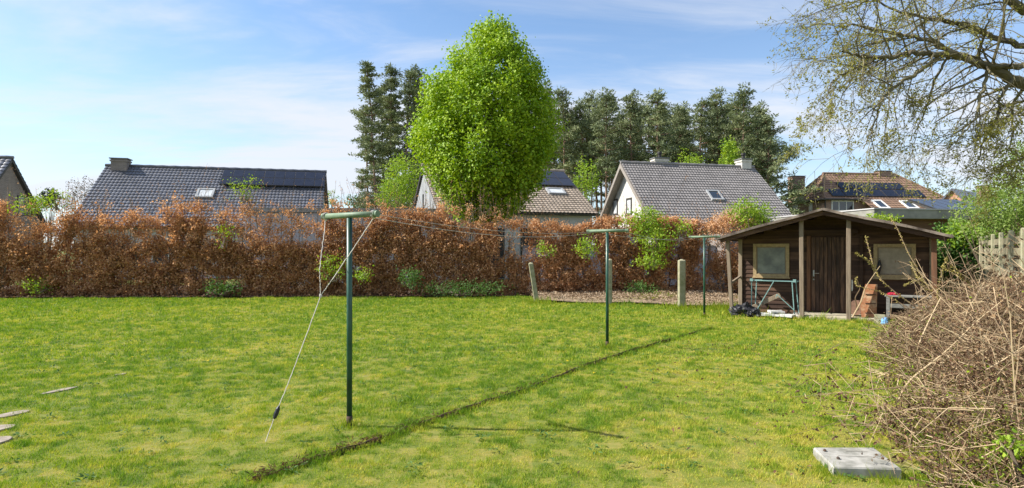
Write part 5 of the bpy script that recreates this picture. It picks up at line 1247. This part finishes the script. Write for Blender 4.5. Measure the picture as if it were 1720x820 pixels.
shoot([(1585, 530), (1561, 485), (1545, 458), (1526, 426), (1507, 383), (1494, 362)], 10.2, 10.8, .012, 'straight long branch crossing the right shed window up to the roof edge')
shoot([(1660, 505), (1640, 484), (1614, 461), (1588, 436)], 9.5, 9.5, .014, 'thick yellowish branch pointing up left towards the right shed corner')
shoot([(1650, 500), (1625, 474), (1605, 458), (1582, 447)], 9.6, 9.4, .012, 'branch just under the thick yellowish one by the right shed corner')
shoot([(1600, 520), (1575, 490), (1550, 472), (1538, 462), (1530, 440)], 10.0, 10.4, .010, 'short bent twig with catkins before the right shed window')
shoot([(1590, 500), (1560, 488), (1537, 470), (1518, 480)], 10.0, 10.2, .009, 'drooping twig with yellow catkins beside the garden table')
shoot([(1583, 540), (1575, 500), (1578, 470), (1590, 432)], 9.8, 9.8, .008, 'upright slender twig right of the shed corner post')
shoot([(1548, 530), (1510, 508), (1480, 490), (1437, 480), (1438, 466)], 10.6, 11.4, .009, 'low thin branch reaching left to the shed door')
shoot([(1480, 471), (1462, 440), (1437, 424)], 10.4, 10.4, .007, 'small side twig with catkins left of the long arching branch')
shoot([(1432, 533), (1447, 506), (1454, 482), (1478, 447)], 13.6, 13.4, .017, 'pale crooked bare branch leaning in the porch right of the door', catk=False)
shoot([(1440, 520), (1436, 500), (1445, 485), (1440, 470)], 13.7, 13.6, .014, 'thin crooked stick beside the pale crooked branch in the porch', catk=False)
shoot([(1555, 650), (1548, 620), (1540, 585), (1560, 540), (1580, 500)], 7.2, 7.6, .014, 'pale forked stick in the middle of the brush heap', catk=False)
shoot([(1500, 690), (1525, 640), (1590, 590), (1640, 540), (1690, 500)], 6.6, 6.4, .011, 'long pale stick slanting up right across the brush heap', catk=False)

# concrete slab with iron lid rings, in front of the heap
def slab_thing():
    cn = [gnd(1366, 766), gnd(1400, 800), gnd(1514, 803), gnd(1468, 766)]
    q = np.array(cn); q[:, 2] = 0; cen_ = q.mean(0); q = cen_ + (q - cen_) * 1.0
    t = thing('concrete_cover', 'pale square concrete cover slab lying on the lawn at bottom right', 'slab', cen_)
    mb = MB(); th = .070; e_ = .012
    top_ = q + [0, 0, th]; inn = cen_ + (q - cen_) * .975 + [0, 0, th + .0]; 
    lowr = q + [0, 0, -.03]; mid = q + [0, 0, th - e_]; tp_ = cen_ + (q - cen_) * .97 + [0, 0, th]
    V = np.concatenate([lowr, mid, tp_]); Q = [(r * 4 + i, r * 4 + (i + 1) % 4, r * 4 + 4 + (i + 1) % 4, r * 4 + 4 + i) for r in range(2) for i in range(4)] + [(8, 9, 10, 11)]
    mb.add(V, Q); mb.build('slab', m_conc, t)
    f = lambda a, b: (q[0] * (1 - a) * (1 - b) + q[1] * (1 - a) * b + q[2] * a * b + q[3] * a * (1 - b))
    for a_, b_ in ((.12, .22), (.2, .62)):
        mb = MB(); c = f(a_, b_) + [0, 0, th + .008]; mb.blob(c, (.012, .016, .012), 7, 5); mb.build('iron_ring', m_rust, t)
    mb = MB(); mb.bar(f(.25, .45) + [0, 0, th], f(.85, .50) + [0, 0, th], .012, .006); mb.bar(f(.45, .2) + [0, 0, th], f(.8, .22) + [0, 0, th], .03, .005); mb.build('crack', m_conc_d, t)
slab_thing()

# ------------------------------------------------------------------ overhanging tree, trunk outside the frame on the right
ot = thing('overhanging_tree', 'big spreading tree whose half bare branches hang in from the top right', 'tree', (12.6, 11.5, 0))
br = MB(); tips = []
par = dict(step=.22, wig=.16, grav=[-.015, -.06, -.12, -.15], levels=3, n=[7, 5, 3], ang=(25, 65), ratio=.62, taper=.35, t0=.15, rlow=.0042)
trunk = MB(); trunk.tube([(12.6, 11.5, -.1), (12.5, 11.5, 1.5), (12.2, 11.5, 3.2), (11.9, 11.4, 5.2), (11.9, 11.3, 8), (12.1, 11.2, 10)], [.42, .36, .33, .26, .18, .06], 12); tr_ = trunk.build('trunk', m_bark, ot)
def limb(pxs, d0, d1, r0, r1, nside, sideL, sr):
    n = len(pxs); P = np.array([at(x, y, d0 + (d1 - d0) * k / (n - 1)) for k, (x, y) in enumerate(pxs)])
    tq = np.linspace(0, n - 1, n * 5); P = np.stack([np.interp(tq, range(n), P[:, i]) for i in range(3)], 1); P[1:-1] = (P[:-2] + 2 * P[1:-1] + P[2:]) / 4; P[1:-1] += rng.normal(size=P[1:-1].shape) * .012
    R_ = np.linspace(r0, r1, len(P)); br.tube(P, R_, 7, cap=False)
    for k in range(nside):
        t_ = rng.uniform(.08, 1) if k else .98; i = min(len(P) - 2, int(t_ * (len(P) - 1))); d_ = unit(P[i + 1] - P[i]); s_ = rng.normal(size=3) * [1, .9, 1]; s_[2] -= .15; s_ = unit(s_ - d_ * np.dot(s_, d_)); a_ = math.radians(rng.uniform(20, 65))
        grow(br, P[i], d_ * math.cos(a_) + s_ * math.sin(a_), sideL * rng.uniform(.55, 1.15), min(R_[i] * .55, sr), 1, tips, par)
limb([(1980, 230), (1860, 190), (1760, 162), (1720, 143), (1690, 128), (1655, 110), (1625, 97), (1590, 91)], 11.4, 10.8, .12, .065, 12, 1.7, .03)
limb([(1590, 91), (1560, 90), (1530, 88), (1500, 96), (1460, 97), (1440, 92), (1415, 86)], 10.8, 10.2, .055, .014, 15, 1.5, .018)
limb([(1640, 105), (1600, 88), (1560, 68), (1535, 62), (1500, 55), (1460, 48), (1430, 40), (1405, 55)], 10.8, 11.2, .05, .010, 14, 1.4, .016)
limb([(1575, 97), (1548, 118), (1520, 135), (1500, 147), (1482, 163), (1474, 190), (1462, 225), (1450, 250)], 10.8, 10.0, .038, .008, 14, 1.15, .012)
limb([(1900, 60), (1790, 70), (1720, 80), (1660, 60), (1620, 40), (1560, 32), (1500, 15), (1450, -10)], 11.4, 12.0, .08, .012, 16, 1.7, .02)
limb([(1860, 120), (1770, 108), (1720, 110), (1670, 112), (1640, 106)], 11.2, 10.8, .07, .045, 6, 1.3, .02)
limb([(1880, -30), (1780, -10), (1725, 20), (1698, 0), (1660, -30)], 11.4, 11.0, .12, .06, 5, 1.5, .02)
limb([(1660, 112), (1655, 140), (1645, 165), (1640, 195), (1620, 225), (1590, 250)], 10.9, 10.2, .035, .008, 14, 1.3, .012)
limb([(1700, 135), (1680, 165), (1675, 200), (1650, 240), (1640, 280)], 11.0, 10.4, .032, .008, 14, 1.2, .012)
limb([(1480, 96), (1450, 110), (1420, 120), (1395, 140), (1390, 160), (1375, 172)], 10.5, 10.0, .02, .005, 12, .9, .009)
limb([(1600, 88), (1570, 130), (1560, 170), (1545, 210), (1530, 235)], 10.8, 11.4, .025, .006, 12, 1.1, .010)
limb([(1780, 245), (1725, 262), (1695, 275), (1668, 290), (1650, 300)], 12.0, 11.8, .035, .008, 9, .9, .010)
limb([(1560, 32), (1520, 60), (1480, 70), (1440, 75), (1400, 100)], 11.8, 12.2, .025, .006, 12, 1.1, .010)
limb([(1850, -80), (1740, -60), (1640, -30), (1560, -20), (1480, -15), (1445, 8), (1415, 18)], 11.4, 11.0, .07, .008, 18, 1.6, .018)
limb([(1720, 143), (1700, 180), (1700, 230), (1690, 260)], 11.2, 11.6, .03, .008, 12, 1.1, .010)
br.build('branches', m_bark_g, ot)
lp = []; 
for P in tips:
    k = max(2, int(len(P) * 1.7)); i = rng.uniform(0, len(P) - 1.01, k); j = i.astype(int); lp.append(P[j] + (P[j + 1] - P[j]) * (i - j)[:, None])
lp = np.concatenate(lp); print('overhang tips', len(tips), 'pts', len(lp))
dn = fbm(lp, 1.1, 2, 9); lp = lp[dn + rng.random(len(lp)) * .35 > .70]
lp = np.repeat(lp, 2, 0) + rng.normal(size=(len(lp) * 2, 3)) * .03
mb = MB(); leaves(mb, lp, rng.uniform(.03, .065, len(lp)), nrm=np.array([0, 0, .3]), jitter=1, aspect=.5); mb.build('leaves', m_oakleaf, ot)
print('leaves', len(lp), 'objects', len(bpy.data.objects))
